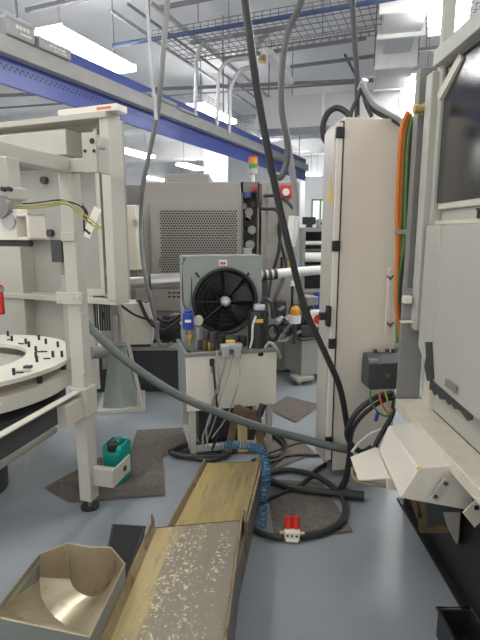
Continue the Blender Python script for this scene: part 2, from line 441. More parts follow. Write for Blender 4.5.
long_pipe(Z(236, 118, 4.1), 7, .04, 'galv', 'grey pipe crossing the far ceiling behind the hanging hoses', -22)
long_pipe(Z(262, 140, 4.0), 7, .05, 'galv', 'thick grey pipe crossing the far ceiling near the beacon', -22)
# bent conduits dropping from the ceiling
for (x0, y0_, xe, yt, yb, lb) in ((197, 48, 225, 38, 128, 'leftmost of the three grey conduits bent down beside the wire tray'),
                               (219, 66, 248, 58, 126, 'middle one of the three grey conduits bent down beside the wire tray'),
                               (231, 78, 248, 68, 134, 'rightmost of the three grey conduits bent down beside the wire tray')):
    Y = 7.2
    hose('bent_conduit', [P(xe + 8, yt - 2, Y), P(xe, yt, Y), P(x0 + 8, yt + 4, Y), P(x0, y0_ + 10, Y), P(x0 - 1, y0_ + 30, Y), P(x0 - 2, yb, Y)], .028, 'galv', lb, 'conduit')
# white drop pipe with clamp
d = thing('pipe_drop', 'white pipe drop with valve levers under the ceiling strut', 'pipe', P(264, 60, 7.4))
MB().cyl(P(264, 32, 7.4), P(264, 62, 7.4), .05).build('pipe', 'ceiling', d)
MB().cyl(P(258, 42, 7.35), P(271, 30, 7.35), .035).build('valve', 'galv', d)
MB().cyl(P(262, 62, 7.35), P(264, 55, 7.35), .06, .03).build('bell', 'brass', d)
MB().bar(P(268, 52, 7.4), P(290, 82, 8.4), .12, .08).build('white_branch', 'ceiling', d)
# duct
dp = Z(398, 48, 3.95); s, t, z = rs(dp)
DF = Frame(dp, -14)
du = thing('air_duct', 'white stepped air duct hanging under the ceiling left of the big strip light', 'duct', dp, -14)
m = MB(DF); m.box(-.24, .24, -1.25, -.5, 0, .7); m.build('duct_section', 'duct', du, bev=.01)
m = MB(DF); m.box(-.19, .19, -.5, .35, .04, .7); m.build('neck', 'duct', du, bev=.01)
m = MB(DF); m.box(-.26, .26, .35, 1.5, -.12, .7); m.build('plenum', 'duct', du, bev=.01)
for yy in (-1.25, -.5, .35, 1.5):
    m = MB(DF); m.box(-.29, .29, yy - .02, yy + .02, -.05 if yy < .3 else -.15, .72); m.build('flange', 'label', du, bev=.004)
for x in (-.3, .3):
    m = MB(DF); m.cyl((x, .35, -.1), (x, .35, CEIL - dp.z), .01, n=6); m.build('hanger_rod', 'wire', du)
db = thing('wide_duct', 'wide grey white duct crossing the ceiling behind the black hoses', 'duct', P(330, 98, 9.2))
m = MB(); p0 = P(288, 128, 9.2); p1 = P(450, 104, 9.2)
WF = Frame((p0.x, p0.y, p0.z), -16)
m = MB(WF); m.box(-.6, 4.0, 0, .7, 0, .55); m.build('duct_section', 'duct', db, bev=.01)
for x in (.6, 1.9, 3.2):
    m = MB(WF); m.box(x, x + .04, -.02, .72, -.02, .57); m.build('flange', 'label', db)
for x in (0, 3):
    m = MB(WF); m.cyl((x, .35, .5), (x, .35, CEIL - p0.z), .01, n=6); m.build('hanger_rod', 'wire', db)

# hanging cables from ceiling
hose('drop_hose', [up(P(241, -60, 2.15)), P(241, -60, 2.15), P(245, 0, 2.2), P(251, 45, 2.2), P(258, 95, 2.25), P(268, 150, 2.3), P(278, 200, 2.35), P(291, 255, 2.4), P(305, 308, 2.45), P(326, 355, 2.5), P(340, 388, 2.55), P(347, 425, 2.6), P(350, 447, 2.6), P(349, 466, 2.6), Z(343, 486, .02), Z(334, 492, .022)], .017, 'rubber', 'thick black hose hanging from the ceiling past the fan to the floor')
hose('hanging_cable', [up(P(316, -50, 3.0)), P(316, -50, 3.0), P(302, 0, 3.0), P(288, 32, 3.0), P(282, 70, 3.0), P(282, 110, 3.0), P(287, 140, 3.0), P(287, 160, 3.0), P(281, 177, 3.0), P(272, 174, 3.0), P(268, 160, 3.0)], .019, 'hosegrey', 'grey black cable hanging from the ceiling with a loop above the red button', 'cable')
hose('hanging_conduit', [P(284, 122, 3.2), P(288, 145, 3.2), P(294, 185, 3.2), P(296, 215, 3.2), P(293, 240, 3.2)], .022, 'conduit', 'pale grey conduit hanging right of the black hose, ending at the white connector', 'conduit')
m = MB(); m.tube([P(294, 216, 3.2), P(292, 235, 3.2), P(290, 246, 3.2)], .035, 10); m.build('cable_connector', 'label', label='white cable connector on the end of the pale hanging conduit', cat='connector')
hose('conduit_pole', [up(P(144, -30, 3.2)), P(144, -30, 3.2), P(148, 20, 3.2), P(152, 70, 3.2), P(156, 120, 3.2)], .011, 'galv', 'thin straight grey conduit left of two falling from the ceiling', 'conduit')
hose('flexible_conduit', [up(P(171, -40, 3.15)), P(171, -40, 3.15), P(167, 10, 3.2), P(162, 65, 3.2), P(158, 110, 3.3), P(150, 150, 3.5), P(143, 185, 3.7), P(141, 215, 3.9), P(142, 250, 3.9), P(147, 285, 3.88), P(155, 318, 4.15)], .017, 'conduit', 'flexible grey conduit curving from the ceiling down past the grey machine', 'conduit')
hose('ceiling_cable', [up(P(352, -30, 3.0)), P(352, -30, 3.0), P(354, 30, 3.0), P(357, 75, 3.0), P(357, 112, 3.0), P(357, 119, 2.98)], .016, 'dark', 'dark cable dropping straight from the ceiling onto the tall cabinet', 'cable')

# =====================================================================  BACK GREY MACHINE
BY = 5.0
BF = Frame((0, BY, 0), 0)
def bx(px0, px1, py0, py1, off, th, fr):
    a0, za = fr.hit(px0, py1, off); a1, zb = fr.hit(px1, py0, off)
    return (a0, a1, off, off + th, za, zb)
bmac = thing('grey_machine', 'tall warm grey machine with a perforated door behind the fan unit', 'machine', (-.4, BY, 0))
a0, _, _, _, z0, z1 = bx(148, 258, 182, 345, 0, 1, BF); z0 = .05
br = BF.hit(241, 260)[0]
MB().box(a0, br, BY, BY + 1.4, .55, z1).build('housing', 'machgrey', bmac, bev=.008)
q = bx(167, 209, 174, 183, .05, .9, BF); MB(BF).box(q[0], q[1], .05, .9, z1 - .002, q[5]).build('top_step', 'machgrey', bmac, bev=.006)
q = bx(153, 238, 202, 311, -.02, .03, BF)
door = MB(BF).box(*q).build('door', 'machgrey', bmac, bev=.004)
m = MB(BF)
pq = bx(162, 237, 210, 289, -.022, .001, BF)
nx, nz = 29, 33
for j in range(nz):
    for i in range(nx):
        x = pq[0] + (pq[1] - pq[0]) * (i + (.25 if j % 2 else .75)) / nx; zz = pq[4] + (pq[5] - pq[4]) * (j + .5) / nz
        m.cyl((x, -.0215, zz), (x, -.023, zz), .0098, n=6)
m.build('perforation', 'black', door)
m = MB(BF)
for zz in (292, 296):
    for i in range(5):
        q = bx(168 + i * 4.5, 171 + i * 4.5, zz, zz + 1.6, -.0215, .002, BF); m.box(*q)
m.build('vent_slot', 'black', door)
q = bx(159, 161.5, 258, 268, -.04, .02, BF); MB(BF).box(*q).build('handle', 'machdark', door, bev=.003)
# recessed electrical bay
ea = BF.hit(241, 260)[0]; eb = BF.hit(259, 260)[0]
m = MB(); m.box(ea, eb, BY + .25, BY + 1.4, .55, z1); m.box(ea, ea + .02, BY, BY + .25, .55, z1); m.box(eb - .02, eb, BY, BY + .25, .55, z1); m.box(ea, eb, BY, BY + .25, z1 - .1, z1)
m.build('service_bay', 'machdark', bmac)
for (x, y, rr, mt) in ((244, 206, .03, 'label'), (249, 212, .045, 'galv'), (253, 204, .03, 'machdark'), (246, 222, .05, 'black'), (252, 230, .045, 'galv'), (245, 236, .04, 'black'), (250, 245, .05, 'galv'), (248, 218, .03, 'brass')):
    m = MB(); p = P(x, y, BY + .15); m.cyl(p, p + Vector((0, .1, 0)), rr); m.build('valve', mt, bmac)
for (x0, x1, y0_, y1_) in ((243, 252, 248, 264), (242, 247, 255, 266)):
    m = MB(BF); m.box(*bx(x0, x1, y0_, y1_, .1, .12, BF)); m.build('terminal_block', 'label', bmac, bev=.004)
m = MB(BF); m.box(*bx(244.5, 251.5, 191, 197.5, -.005, .02, BF)); lbz = m.build('switch_plate', 'machdark', bmac)
for (x, y) in ((246, 193), (250, 193), (246, 196), (250, 196)):
    p = P(x, y, BY - .012); m = MB(); m.cyl(p, p + Vector((0, .01, 0)), .014, n=8); m.build('button', 'bluefilter', lbz)
# tall cabinet right of the bay
tcab = thing('control_locker', 'tall grey steel locker right of the perforated machine with a red switch', 'cabinet', (.4, BY, 0))
q = bx(260.5, 300, 182, 300, 0, 1, BF)
MB().box(q[0], q[1], BY - .02, BY + 1.2, .02, q[5]).build('body', 'machgrey', tcab, bev=.01)
m = MB(BF); m.box(*bx(266, 299, 186, 330, -.035, .015, BF)); m.build('door', 'machgrey', tcab, bev=.005)
m = MB(BF); m.box(*bx(280, 292, 185, 198, -.08, .04, BF)); sw = m.build('switch_box', 'red', tcab, bev=.01)
p = P(286, 192, BY - .1); m = MB(); m.cyl(p, p + Vector((0, .03, 0)), .035); m.build('rotary_switch', 'label', sw)
m = MB(BF); m.box(*bx(266, 276, 245, 258, -.04, .006, BF)); m.build('rating_plate', 'panelgrey', tcab)
m = MB(BF); m.box(*bx(280.5, 283, 257, 268, -.06, .03, BF)); m.build('door_handle', 'black', tcab, bev=.006)
for y in (256, 262, 267):
    p = P(289, y, BY - .07); m = MB(); m.cyl(p, p + Vector((0, .04, 0)), .018); m.build('yellow_plug', 'yellow', tcab)
m = MB(BF); m.box(*bx(278, 282, 219, 231, -.07, .03, BF)); m.build('junction', 'black', tcab, bev=.004)
# stack beacon
bp = P(253, 184, BY + .1); be = thing('stack_beacon', 'red amber green stack beacon on top of the perforated machine', 'beacon', (bp.x, bp.y, z1))
m = MB(); m.cyl((bp.x, bp.y, z1), (bp.x, bp.y, P(253, 174, bp.y).z), .02); m.build('pole', 'label', be)
zs = [P(253, y, bp.y).z for y in (174, 169, 164, 158, 156)]
for k, mt in enumerate(('galv', 'green', 'amber', 'red')):
    m = MB(); m.cyl((bp.x, bp.y, zs[k]), (bp.x, bp.y, zs[k + 1]), .045); m.build('lens', mt, be)
# grey side body + cream narrow cabinet left of the perforated machine
m = MB(BF); q = bx(112, 147.5, 185, 345, .35, .9, BF); m.box(q[0], q[1], .35, 1.25, .02, q[5])
m.build('grey_side_cabinet', 'machdark', bev=.008, label='dark grey cabinet left of the perforated machine, behind the flexible conduit', cat='cabinet')
NF = Frame((0, 4.55, 0), -8)
ncab = thing('narrow_cabinet', 'narrow cream cabinet door between the enclosure and the grey machine', 'cabinet', NF.w((NF.hit(130, 270)[0], 0, 0)), -8)
q = bx(122.5, 135.5, 205, 270, 0, .2, NF); MB(NF).box(*q).build('door', 'cabinet', ncab, bev=.008)
q2 = bx(122.5, 135.5, 258, 272, .02, .18, NF); MB(NF).box(q[0] + .02, q[1] - .02, .03, .18, 0.47, q[4]).build('body', 'machdark', ncab)
m = MB(NF); m.box(*bx(133, 136.5, 219, 226, -.03, .03, NF)); m.build('latch', 'steel', ncab, bev=.004)

# machine bed with ledge and coolant clutter, standing under the grey machine
EF = Frame((0, 4.36, 0), 0)
bed = thing('machine_bed', 'low black machine bed with pale ledge behind the hose on the left', 'machine base', (-.85, 4.36, 0))
q = bx(84, 186, 350, 392, 0, .55, EF); MB(EF).box(q[0], .1, 0, .6, 0, q[5]).build('base', 'bed', bed, bev=.006)
m = MB(EF); m.box(q[0], .1, -.03, .45, q[5], q[5] + .035); m.build('ledge', 'panelgrey', bed, bev=.004)
m = MB(EF); m.box(*bx(178, 183, 362, 372, -.04, .05, EF)); m.build('hinge', 'midgrey', bed, bev=.004)
m = MB(EF); m.box(*bx(130, 160, 372, 374, -.004, .004, EF)); m.build('panel_seam', 'dark', bed)
ledz = q[5] + .035
CFm = Frame((0, 4.40, 0), 6)
pc = thing('cream_control_box', 'cream box on the black machine bed under the chrome tube', 'control box', (-.95, 4.45, ledz), 6)
q = bx(112, 151, 303, 336, 0, .3, CFm); MB(CFm).box(q[0], q[1], 0, .25, ledz + .03, q[5]).build('body', 'cabinet', pc, bev=.008)
for xx in (q[0] + .05, q[1] - .07):
    m = MB(CFm); m.box(xx, xx + .05, .05, .2, ledz, ledz + .035); m.build('foot', 'dark', pc)
q = bx(136, 150, 288, 304, .05, .15, CFm); MB(CFm).box(*q).build('terminal_box', 'machgrey', pc, bev=.006)
p = P(145, 293, 4.42); m = MB(); m.cyl(p, p + Vector((0, .06, 0)), .02, n=10); m.build('socket', 'black', pc)
p = P(148, 299, 4.40); m = MB(); m.cyl(p, p + Vector((.06, -.02, .0)), .03, n=12); m.build('elbow_fitting', 'steel', pc)
mot = thing('coolant_pump', 'small dark coolant pump on the machine bed beside the blue filter', 'pump', (-.65, 4.6, ledz))
p = P(170, 340, 4.6); m = MB(); m.lathe([(.10, 0), (.11, .03), (.11, .16), (.08, .2), (.06, .25)], (p.x, p.y, ledz), n=20); m.build('motor', 'black', mot)
m = MB(); m.box(p.x - .15, p.x + .15, 4.5, 4.7, ledz, ledz + .03); m.build('base_plate', 'dark', mot)
m = MB(); m.tube([(p.x, 4.6, ledz + .22), (p.x + .08, 4.55, ledz + .26), (p.x + .2, 4.52, ledz + .2)], .025, 8); m.build('outlet_pipe', 'midgrey', mot)
for k, pts in enumerate(([(139, 300), (150, 322), (165, 330), (182, 318)], [(146, 302), (152, 322), (163, 332), (185, 326)], [(150, 305), (158, 318), (170, 322), (184, 312)])):
    hose('pump_cable', [P(x, y, 4.3 + .03 * k) for x, y in pts], .016, 'rubber', ('black cable sagging from the cream box to the blue filter, lowest', 'black cable sagging between the cream box and pump, middle one', 'black cable sagging from the cream box, topmost of three')[k], 'cable')
hose('pump_hose', [P(157, 322, 4.25), P(158, 340, 4.3), P(165, 346, 4.32), P(172, 343, 4.33)], .018, 'conduit', 'grey bent hose in front of the small coolant pump', 'hose')
hose('pressure_line', [P(113, 298, 4.0), P(122, 306, 4.0), P(135, 315, 4.1), P(150, 320, 4.2)], .010, 'black', 'thin black line arching over the cream box from the enclosure corner', 'cable')

# long chrome tube across the back
tb = thing('bar_feed_tube', 'long chrome feed tube running behind the fan unit at waist height', 'tube', P(225, 285, 4.15))
ta = P(118, 284, 4.05); tm1 = P(149, 282, 4.08); tm2 = P(190, 280, 4.12); tc_ = P(262, 275, 4.25); te = P(326, 269.5, 4.4)
MB().cyl(ta, tm1, .050).build('left_section', 'steel', tb); MB().cyl(tm1, tm2, .066).build('sleeve', 'steel', tb)
MB().cyl(tm2, tc_, .05).build('middle_section', 'steel', tb); MB().cyl(tc_, te, .042).build('right_section', 'label', tb)
for f in (0.0, .12, .24): p = tc_.lerp(te, f * .7); MB().cyl(p, p + (te - tc_).normalized() * .03, .050).build('clamp_ring', 'dark', tb)
for x in (tm1,): MB().cyl(x, x + (tm2 - tm1).normalized() * .02, .07).build('collar', 'dark', tb)
MB().box(tc_.x - .05, tc_.x + .05, 4.2, 4.3, .02, tc_.z - .05).build('support_post', 'dark', tb)

# =====================================================================  RIGHT BACKGROUND
rb_ = thing('roller_bench', 'grey roller bench with pale rolls under a shelf, left of the tall cabinet', 'bench', P(315, 300, 6.6))
q0 = P(301, 232, 6.6); q1 = P(345, 227, 6.6)
MB().box(q0.x, q1.x, 6.5, 7.0, q0.z, q0.z + .06).build('shelf', 'midgrey', rb_, bev=.006)
MB().box(q0.x, q1.x, 6.95, 7.0, .05, q0.z).build('back_panel', 'bed', rb_)
for xx in (q0.x, q1.x - .05): MB().box(xx, xx + .05, 6.5, 7.0, 0, q0.z).build('leg', 'midgrey', rb_, bev=.004)
for (y, r_, mt) in ((243, .03, 'label'), (251, .035, 'dark'), (257, .07, 'label'), (268, .05, 'dark'), (292, .05, 'machdark'), (300, .05, 'midgrey'), (309, .05, 'machdark')):
    p = P(302, y, 6.62); MB().cyl((q0.x + .05, p.y, p.z), (q1.x - .05, p.y, p.z), r_).build('roll', mt, rb_)
MB().box(q0.x + .03, q1.x - .05, 6.55, 6.9, .55, .6).build('lower_shelf', 'midgrey', rb_)
mon = thing('monitor', 'small black monitor on the grey shelf near the far window', 'monitor', P(309, 227, 6.65))
a_ = P(302.5, 226, 6.65); b_ = P(316, 217, 6.65)
MB().box(a_.x, b_.x, 6.65, 6.69, a_.z + .02, b_.z).build('screen', 'black', mon, bev=.006)
MB().box(a_.x + .05, b_.x - .05, 6.6, 6.75, q0.z + .06, a_.z + .03).build('stand', 'black', mon)
st = thing('small_box', 'small grey box on the shelf right of the black monitor', 'box', P(322, 227, 6.65))
a_ = P(318, 227, 6.65); b_ = P(326, 219, 6.65)
MB().box(a_.x, b_.x, 6.62, 6.8, q0.z + .06, b_.z).build('body', 'machgrey', st, bev=.006); MB().box(a_.x + .02, b_.x - .02, 6.615, 6.62, q0.z + .1, b_.z - .05).build('front_panel', 'dark', st)

# pump skid + beacon between fan unit and cabinet
KF = Frame(Z(301, 384, 0), 24)
pk = thing('pump_cabinet', 'pale grey pump cabinet on feet right of the white fan unit', 'cabinet', KF.o, 24)
a1_ = KF.hit(324, 383)[0]; bk = KF.hitx(284, 372)[0]; zt = KF.hit(301, 341)[1]
MB(KF).box(0, a1_ + .1, 0, max(.35, bk), .08, zt).build('housing', 'panelgrey', pk, bev=.01)
MB(KF).box(-.02, a1_ + .12, -.02, max(.37, bk + .02), zt, zt + .02).build('top_plate', 'dark', pk, bev=.004)
MB(KF).box(-.08, .12, -.06, .1, .04, .08).build('foot_plate', 'panelgrey', pk, bev=.004)
MB(KF).cyl((-.02, 0, 0), (-.02, 0, .04), .025).build('foot', 'steel', pk); MB(KF).cyl((a1_, .05, 0), (a1_, .05, .08), .025).build('foot', 'steel', pk)
MB(KF).cyl((.08, .3, 0), (.08, .3, .08), .025).build('foot', 'steel', pk)
KT = KF.w((0, 0, zt + .02)).z
gp = thing('hydraulic_pump', 'dark hydraulic pump with hoses on top of the pale pump cabinet', 'pump', KF.w((.15, .15, zt + .02)), 24)
MB(KF).box(.02, a1_ + .02, .05, .3, zt + .02, zt + .14).build('pump_block', 'dark', gp, bev=.01)
MB(KF).cyl((.0, .17, zt + .24), (a1_ + .05, .17, zt + .24), .10, n=20).build('motor', 'dark', gp)
m = MB(KF)
for i in range(7): m.lathe([(.10, 0), (.108, .002), (.108, .008), (.10, .01)], (.02 + i * .04, .17, zt + .24), (1, 0, 0), 20)
m.build('cooling_fin', 'midgrey', gp)
MB(KF).box(.05, .18, .0, .2, zt + .34, zt + .43).build('terminal_box', 'midgrey', gp, bev=.01)
MB(KF).cyl((.22, .1, zt + .3), (.22, .1, zt + .46), .03).build('valve', 'bluefilter', gp)
for k, (x, y) in enumerate(((276, 322), (281, 330), (285, 321), (278, 312))):
    p = P(x, y, 4.62); MB().cyl(p, p + Vector((.06, .05, .03)), .035, n=12).build('fitting', ('galv', 'dark', 'midgrey', 'dark')[k], gp)
MB().box(P(274, 330, 4.75).x, P(286, 330, 4.75).x, 4.72, 4.82, .48, .82).build('manifold', 'dark', gp, bev=.008)
MB().tube([P(275, 343, 4.5), P(282, 336, 4.5), P(289, 327, 4.5), P(296, 322, 4.5)], .016, 8).build('hose', 'conduit', gp)
MB().tube([P(275, 341, 4.45), P(284, 341, 4.45), P(292, 336, 4.5), P(301, 331, 4.5)], .016, 8).build('hose', 'conduit', gp)
bb = P(295, 323, 4.45); bc = thing('amber_beacon', 'amber warning lamp on a white base beside the dark pump', 'beacon', bb)
MB().cyl(bb, P(295, 315, 4.45), .055, n=18).build('base', 'label', bc)
z_ = P(295, 315, 4.45).z; MB().lathe([(.045, 0), (.048, .03), (.045, .055), (.03, .08), (.008, .09)], (bb.x, bb.y, z_), n=18).build('lens', 'amber', bc)
MB().cyl((bb.x, bb.y, KT - .02), bb, .02).build('stem', 'dark', bc)
MB().cyl(P(292, 307, 4.5), P(292.5, 286, 4.5), .012).build('antenna', 'black', bc); MB().cyl(P(292.5, 286, 4.5), P(292.5, 281, 4.5), .02).build('antenna_tip', 'label', bc)
hose('locker_cable', [P(272, 308, 4.7), P(276, 295, 4.75), P(283, 280, 4.85), P(286, 265, 4.9), P(280, 240, 4.9), P(279, 225, 4.9)], .016, 'rubber', 'black cable looping up the front of the grey locker', 'cable')
hose('locker_cable', [P(259, 184, 4.85), P(259, 205, 4.85), P(264, 209, 4.85), P(276, 210, 4.85), P(280, 222, 4.85), P(279, 250, 4.85), P(272, 275, 4.85), P(268, 300, 4.8)], .016, 'rubber', 'black cable hanging from the machine top past the black junction box', 'cable')
hose('locker_cable', [P(264, 196, 4.85), P(275, 196, 4.8), P(285, 200, 4.7), P(293, 208, 4.5)], .016, 'rubber', 'short black cable under the red switch on the grey locker', 'cable')
rt = P(255, 189, BY - .05); MB(BF).box(*bx(253, 258, 186, 191, -.06, .055, BF)).build('isolator', 'red', bmac, bev=.005)
MB(BF).box(*bx(257, 261, 188, 202, -.09, .06, BF)).build('connector_block', 'panelgrey', tcab, bev=.005)

# =====================================================================  FAN / CHILLER UNIT
p187 = Z(187, 412, .33); p276 = Z(276, 404, .33)
CY = math.degrees(math.atan2(p276.y - p187.y, p276.x - p187.x)); CF = Frame((p187.x, p187.y, 0), CY)
cw = (p276 - p187).length; zt = CF.hit(187, 357)[1]
ch = thing('fan_cooling_unit', 'white oil cooling cabinet carrying a large black radiator fan', 'cooling unit', (CF.w((cw / 2, .3, 0))), CY)
MB(CF).box(0, cw, 0, .008, .33, zt).build('front_panel', 'white', ch, bev=.003)
MB(CF).box(0, .008, .008, .46, .33, zt).build('side_panel', 'sage', ch, bev=.003); MB(CF).box(cw - .008, cw, .008, .46, .33, zt).build('side_panel', 'white', ch)
MB(CF).box(.008, cw - .008, .452, .46, .33, zt).build('back_panel', 'sage', ch)
MB(CF).box(.008, cw - .008, .008, .452, zt - .05, zt - .035).build('deck', 'midgrey', ch)
m = MB(CF); m.box(-.008, cw + .008, -.012, .016, zt, zt + .025); m.box(-.008, .016, .016, .46, zt, zt + .02); m.box(cw - .016, cw + .008, .016, .46, zt, zt + .025)
m.build('rim', 'midgrey', ch, bev=.003)
for x in (0.02, cw - .06):
    for y in (.01, .41): MB(CF).box(x, x + .04, y, y + .04, 0, .33).build('leg', 'cream', ch, bev=.003)
MB(CF).box(.02, cw - .02, .012, .05, .03, .07).build('lower_rail', 'cream', ch, bev=.003); MB(CF).box(.02, .06, .05, .41, .03, .07).build('lower_rail', 'cream', ch)
MB(CF).box(.10, cw - .12, .15, .44, .04, .3).build('tank', 'dark', ch, bev=.01)
# radiator shroud
off = .25
sx0, szt = CF.hit(183, 258, off); sx1, _ = CF.hit(262, 256, off); szb = zt - .035
cx, cz = CF.hit(225, 301, off); fr_ = .0
rx, _ = CF.hit(255, 301, off); frad = (rx - cx) * 1.02
m = MB(CF); N = 48
outer = []; inner = []
for i in range(N):
    a = 2 * math.pi * (i + .5) / N; ca, sa = math.cos(a), math.sin(a)
    k = min((sx1 - cx if ca > 0 else cx - sx0) / max(abs(ca), 1e-6), (szt - cz if sa > 0 else cz - szb) / max(abs(sa), 1e-6))
    outer.append((cx + ca * k, cz + sa * k)); inner.append((cx + ca * frad, cz + sa * frad))
vo = [[m.v((x, y, z)) for x, z in l] for l, y in ((outer, off), (inner, off), (inner, off + .04), (outer, off + .04))]
for k in range(4):
    A, B = vo[k], vo[(k + 1) % 4]
    for i in range(N): m.f([A[i], A[(i + 1) % N], B[(i + 1) % N], B[i]])
sh = m.build('radiator_shroud', 'sage', ch)
m = MB(CF); m.box(sx0, sx0 + .01, off + .04, off + .2, szb, szt); m.box(sx1 - .01, sx1, off + .04, off + .2, szb, szt); m.box(sx0, sx1, off, off + .2, szt, szt + .012); m.build('shroud_side', 'sage', sh, bev=.002)
m = MB(CF); m.box(sx0 + .01, sx1 - .01, off + .12, off + .2, szb, szt - .01); m.build('radiator_core', 'black', ch)
m = MB(CF)
for i in range(26):
    z_ = szb + (szt - szb) * i / 26; m.box(sx0 + .03, sx1 - .03, off + .115, off + .12, z_, z_ + .003)
m.build('radiator_fin', 'dark', ch)
cwp = CF.w((cx, off, cz)); axn = -CF.ay
fan = MB(); fan.lathe([(frad * 1.0, 0), (frad * 1.04, .015), (frad * 1.04, .03), (frad * 1.0, .035), (frad * .97, .03), (frad * .97, .0)], cwp - axn * .002, axn, 48)
# guard ring, blades, hub
ring = MB()
for rr in (1.0,):
    pts = [cwp + axn * .02 + (CF.ax * math.cos(a) + Vector((0, 0, 1)) * math.sin(a)) * frad * rr for a in [2 * math.pi * i / 48 for i in range(49)]]
    ring.tube(pts, .013, 8, smooth=False)
ring.build('fan_ring', 'black', ch); fan.bm.free()
bl = MB()
for i in range(7):
    a = 2 * math.pi * i / 7 + .2; loopA = []; loopB = []
    for k in range(7):
        r = frad * (.2 + .75 * k / 6); w = .30 + .05 * k / 6
        for (sg, L_) in ((-1, loopA), (1, loopB)):
            aa = a + sg * w + k * .02
            L_.append(cwp - axn * (.035 + sg * .018) + (CF.ax * math.cos(aa) + Vector((0, 0, 1)) * math.sin(aa)) * r)
    for k in range(6):
        for s_ in (0, .003):
            o_ = axn * s_; bl.f([bl.v(loopA[k] + o_), bl.v(loopA[k + 1] + o_), bl.v(loopB[k + 1] + o_), bl.v(loopB[k] + o_)])
bl.build('fan_blade', 'black', ch)
MB().lathe([(.0, .0), (.035, .0), (.035, .05), (.028, .06), (.012, .065), (.0, .065)][1:], cwp - axn * .02, axn, 24).build('fan_hub', 'galv', ch)
m = MB(); m.lathe([(.014, .065), (.012, .07)], cwp - axn * .02, axn, 12); m.build('hub_cap', 'label', ch)
m = MB()
for a in (90, 0, 180, 220, 320): m.tube([cwp + axn * .02, cwp + axn * .02 + (CF.ax * math.cos(R(a)) + Vector((0, 0, 1)) * math.sin(R(a))) * frad], .005, 6, smooth=False)
for rr in (.3, .45, .6, .75, .88): m.tube([cwp + axn * .022 + (CF.ax * math.cos(a) + Vector((0, 0, 1)) * math.sin(a)) * frad * rr for a in [2 * math.pi * i / 40 for i in range(41)]], .0022, 5, smooth=False)
m.build('fan_guard', 'black', ch)
MB(CF).box(*bx(219, 227, 260, 266, off - .006, .006, CF)).build('label_plate', 'label', ch)
m = MB(CF); m.box(*bx(220.5, 222.7, 262, 264.5, off - .008, .003, CF)); m.box(*bx(223.3, 225.6, 262, 264.5, off - .008, .003, CF)); m.build('label_mark', 'red', ch)
for (x, y) in ((199, 277), (246, 277)):
    p = CF.w((*[CF.hit(x, y, off)[0]], off, CF.hit(x, y, off)[1])); MB().bar(p, p + Vector((.02 if x > 220 else -.02, -.02, .03)), .012, .012).build('guard_clip', 'dark', ch)
DK = zt - .035
def cyl_px(x, ytop, ybot, w, Y, mat, name, par, n=18):
    pt = P(x, ytop, Y); pb = P(x, ybot, Y); r = w / 2 / FOC * (Y / ray(x, ybot).y)
    return MB().cyl(pb, pt, r, n=n).build(name, mat, par, bev=.004)
cyl_px(188, 313, 329, 11, 3.12, 'bluefilter', 'filter_canister', ch); cyl_px(188, 310, 314, 8, 3.12, 'bluefilter', 'filter_cap', ch)
m = MB(); pp = P(188, 321, 3.085); m.box(pp.x - .02, pp.x + .02, 3.082, 3.088, pp.z - .01, pp.z + .008); m.build('filter_label', 'label', ch)
cyl_px(190, 329, 346, 3, 3.13, 'brass', 'filter_pipe', ch); cyl_px(190, 334, 339, 8, 3.13, 'brass', 'filter_nut', ch)
p = P(198.5, 320, 3.16); MB().cyl(p + Vector((0, -.03, 0)), p + Vector((0, .01, 0)), .032, n=20).build('pressure_gauge', 'cream', ch)
cyl_px(198, 327, 348, 6, 3.17, 'galv', 'gauge_stem', ch)
for (x, y, w, mt) in ((205, 344, 7, 'clutter'), (209.5, 346, 5, 'brass'), (213, 346, 6, 'clutter'), (217, 343, 5, 'dark'), (221, 338, 9, 'black'), (213, 336, 8, 'dark'), (206, 334, 6, 'dark'), (200, 344, 5, 'dark'), (243, 340, 8, 'black'), (236, 338, 6, 'dark')):
    cyl_px(x, y - 4, y + 6, w, 3.13, mt, 'valve_fitting', ch)
# yellow valve handle
m = MB(); m.box(P(226, 342, 3.1).x, P(235, 342, 3.1).x, 3.08, 3.11, P(226, 344, 3.1).z, P(226, 340, 3.1).z); m.build('valve_handle', 'yellow', ch, bev=.003)
# manifold on front rim with two connectors
m = MB(CF); m.box(*bx(221, 243, 344, 351, -.05, .05, CF)); m.build('manifold', 'galv', ch, bev=.006)
for x in (226, 238):
    m = MB(CF); m.box(*bx(x - 3.5, x + 3.5, 346, 359, -.07, .03, CF)); m.build('connector', 'galv', ch, bev=.005)
# compressor
cb = P(258, 345, 3.18); cp = thing('compressor', 'black compressor can with yellow label on the right of the fan deck', 'compressor', (cb.x, cb.y, DK))
zt1 = P(258, 309, 3.18).z
MB().lathe([(.062, 0), (.07, .01), (.07, zt1 - DK - .03), (.06, zt1 - DK - .008), (.03, zt1 - DK)], (cb.x, cb.y, DK), n=24).build('shell', 'black', cp)
z_ = P(258, 321, 3.11).z; MB().box(cb.x - .028, cb.x + .03, cb.y - .074, cb.y - .068, z_ - .012, z_ + .012).build('label_plate', 'yellow', cp)
MB().box(cb.x - .03, cb.x + .045, cb.y - .06, cb.y + .02, zt1 - .005, zt1 + .035).build('terminal_cover', 'galv', cp, bev=.01)
MB().tube([(cb.x + .02, cb.y, zt1 + .03), (cb.x + .05, cb.y, zt1 + .07), (cb.x + .09, cb.y - .02, zt1 + .03), (cb.x + .1, cb.y - .02, zt1 - .06)], .014, 8).build('refrigerant_pipe', 'black', cp)
MB().tube([P(256, 316, 3.08), P(253, 325, 3.07), P(252, 340, 3.07), P(250, 348, 3.08)], .007, 6).build('grey_wire', 'label', cp)
MB().tube([P(265, 348, 3.1), P(270, 343, 3.1), P(277, 350, 3.1), P(280, 358, 3.14)], .012, 8).build('deck_handle', 'sage', ch)
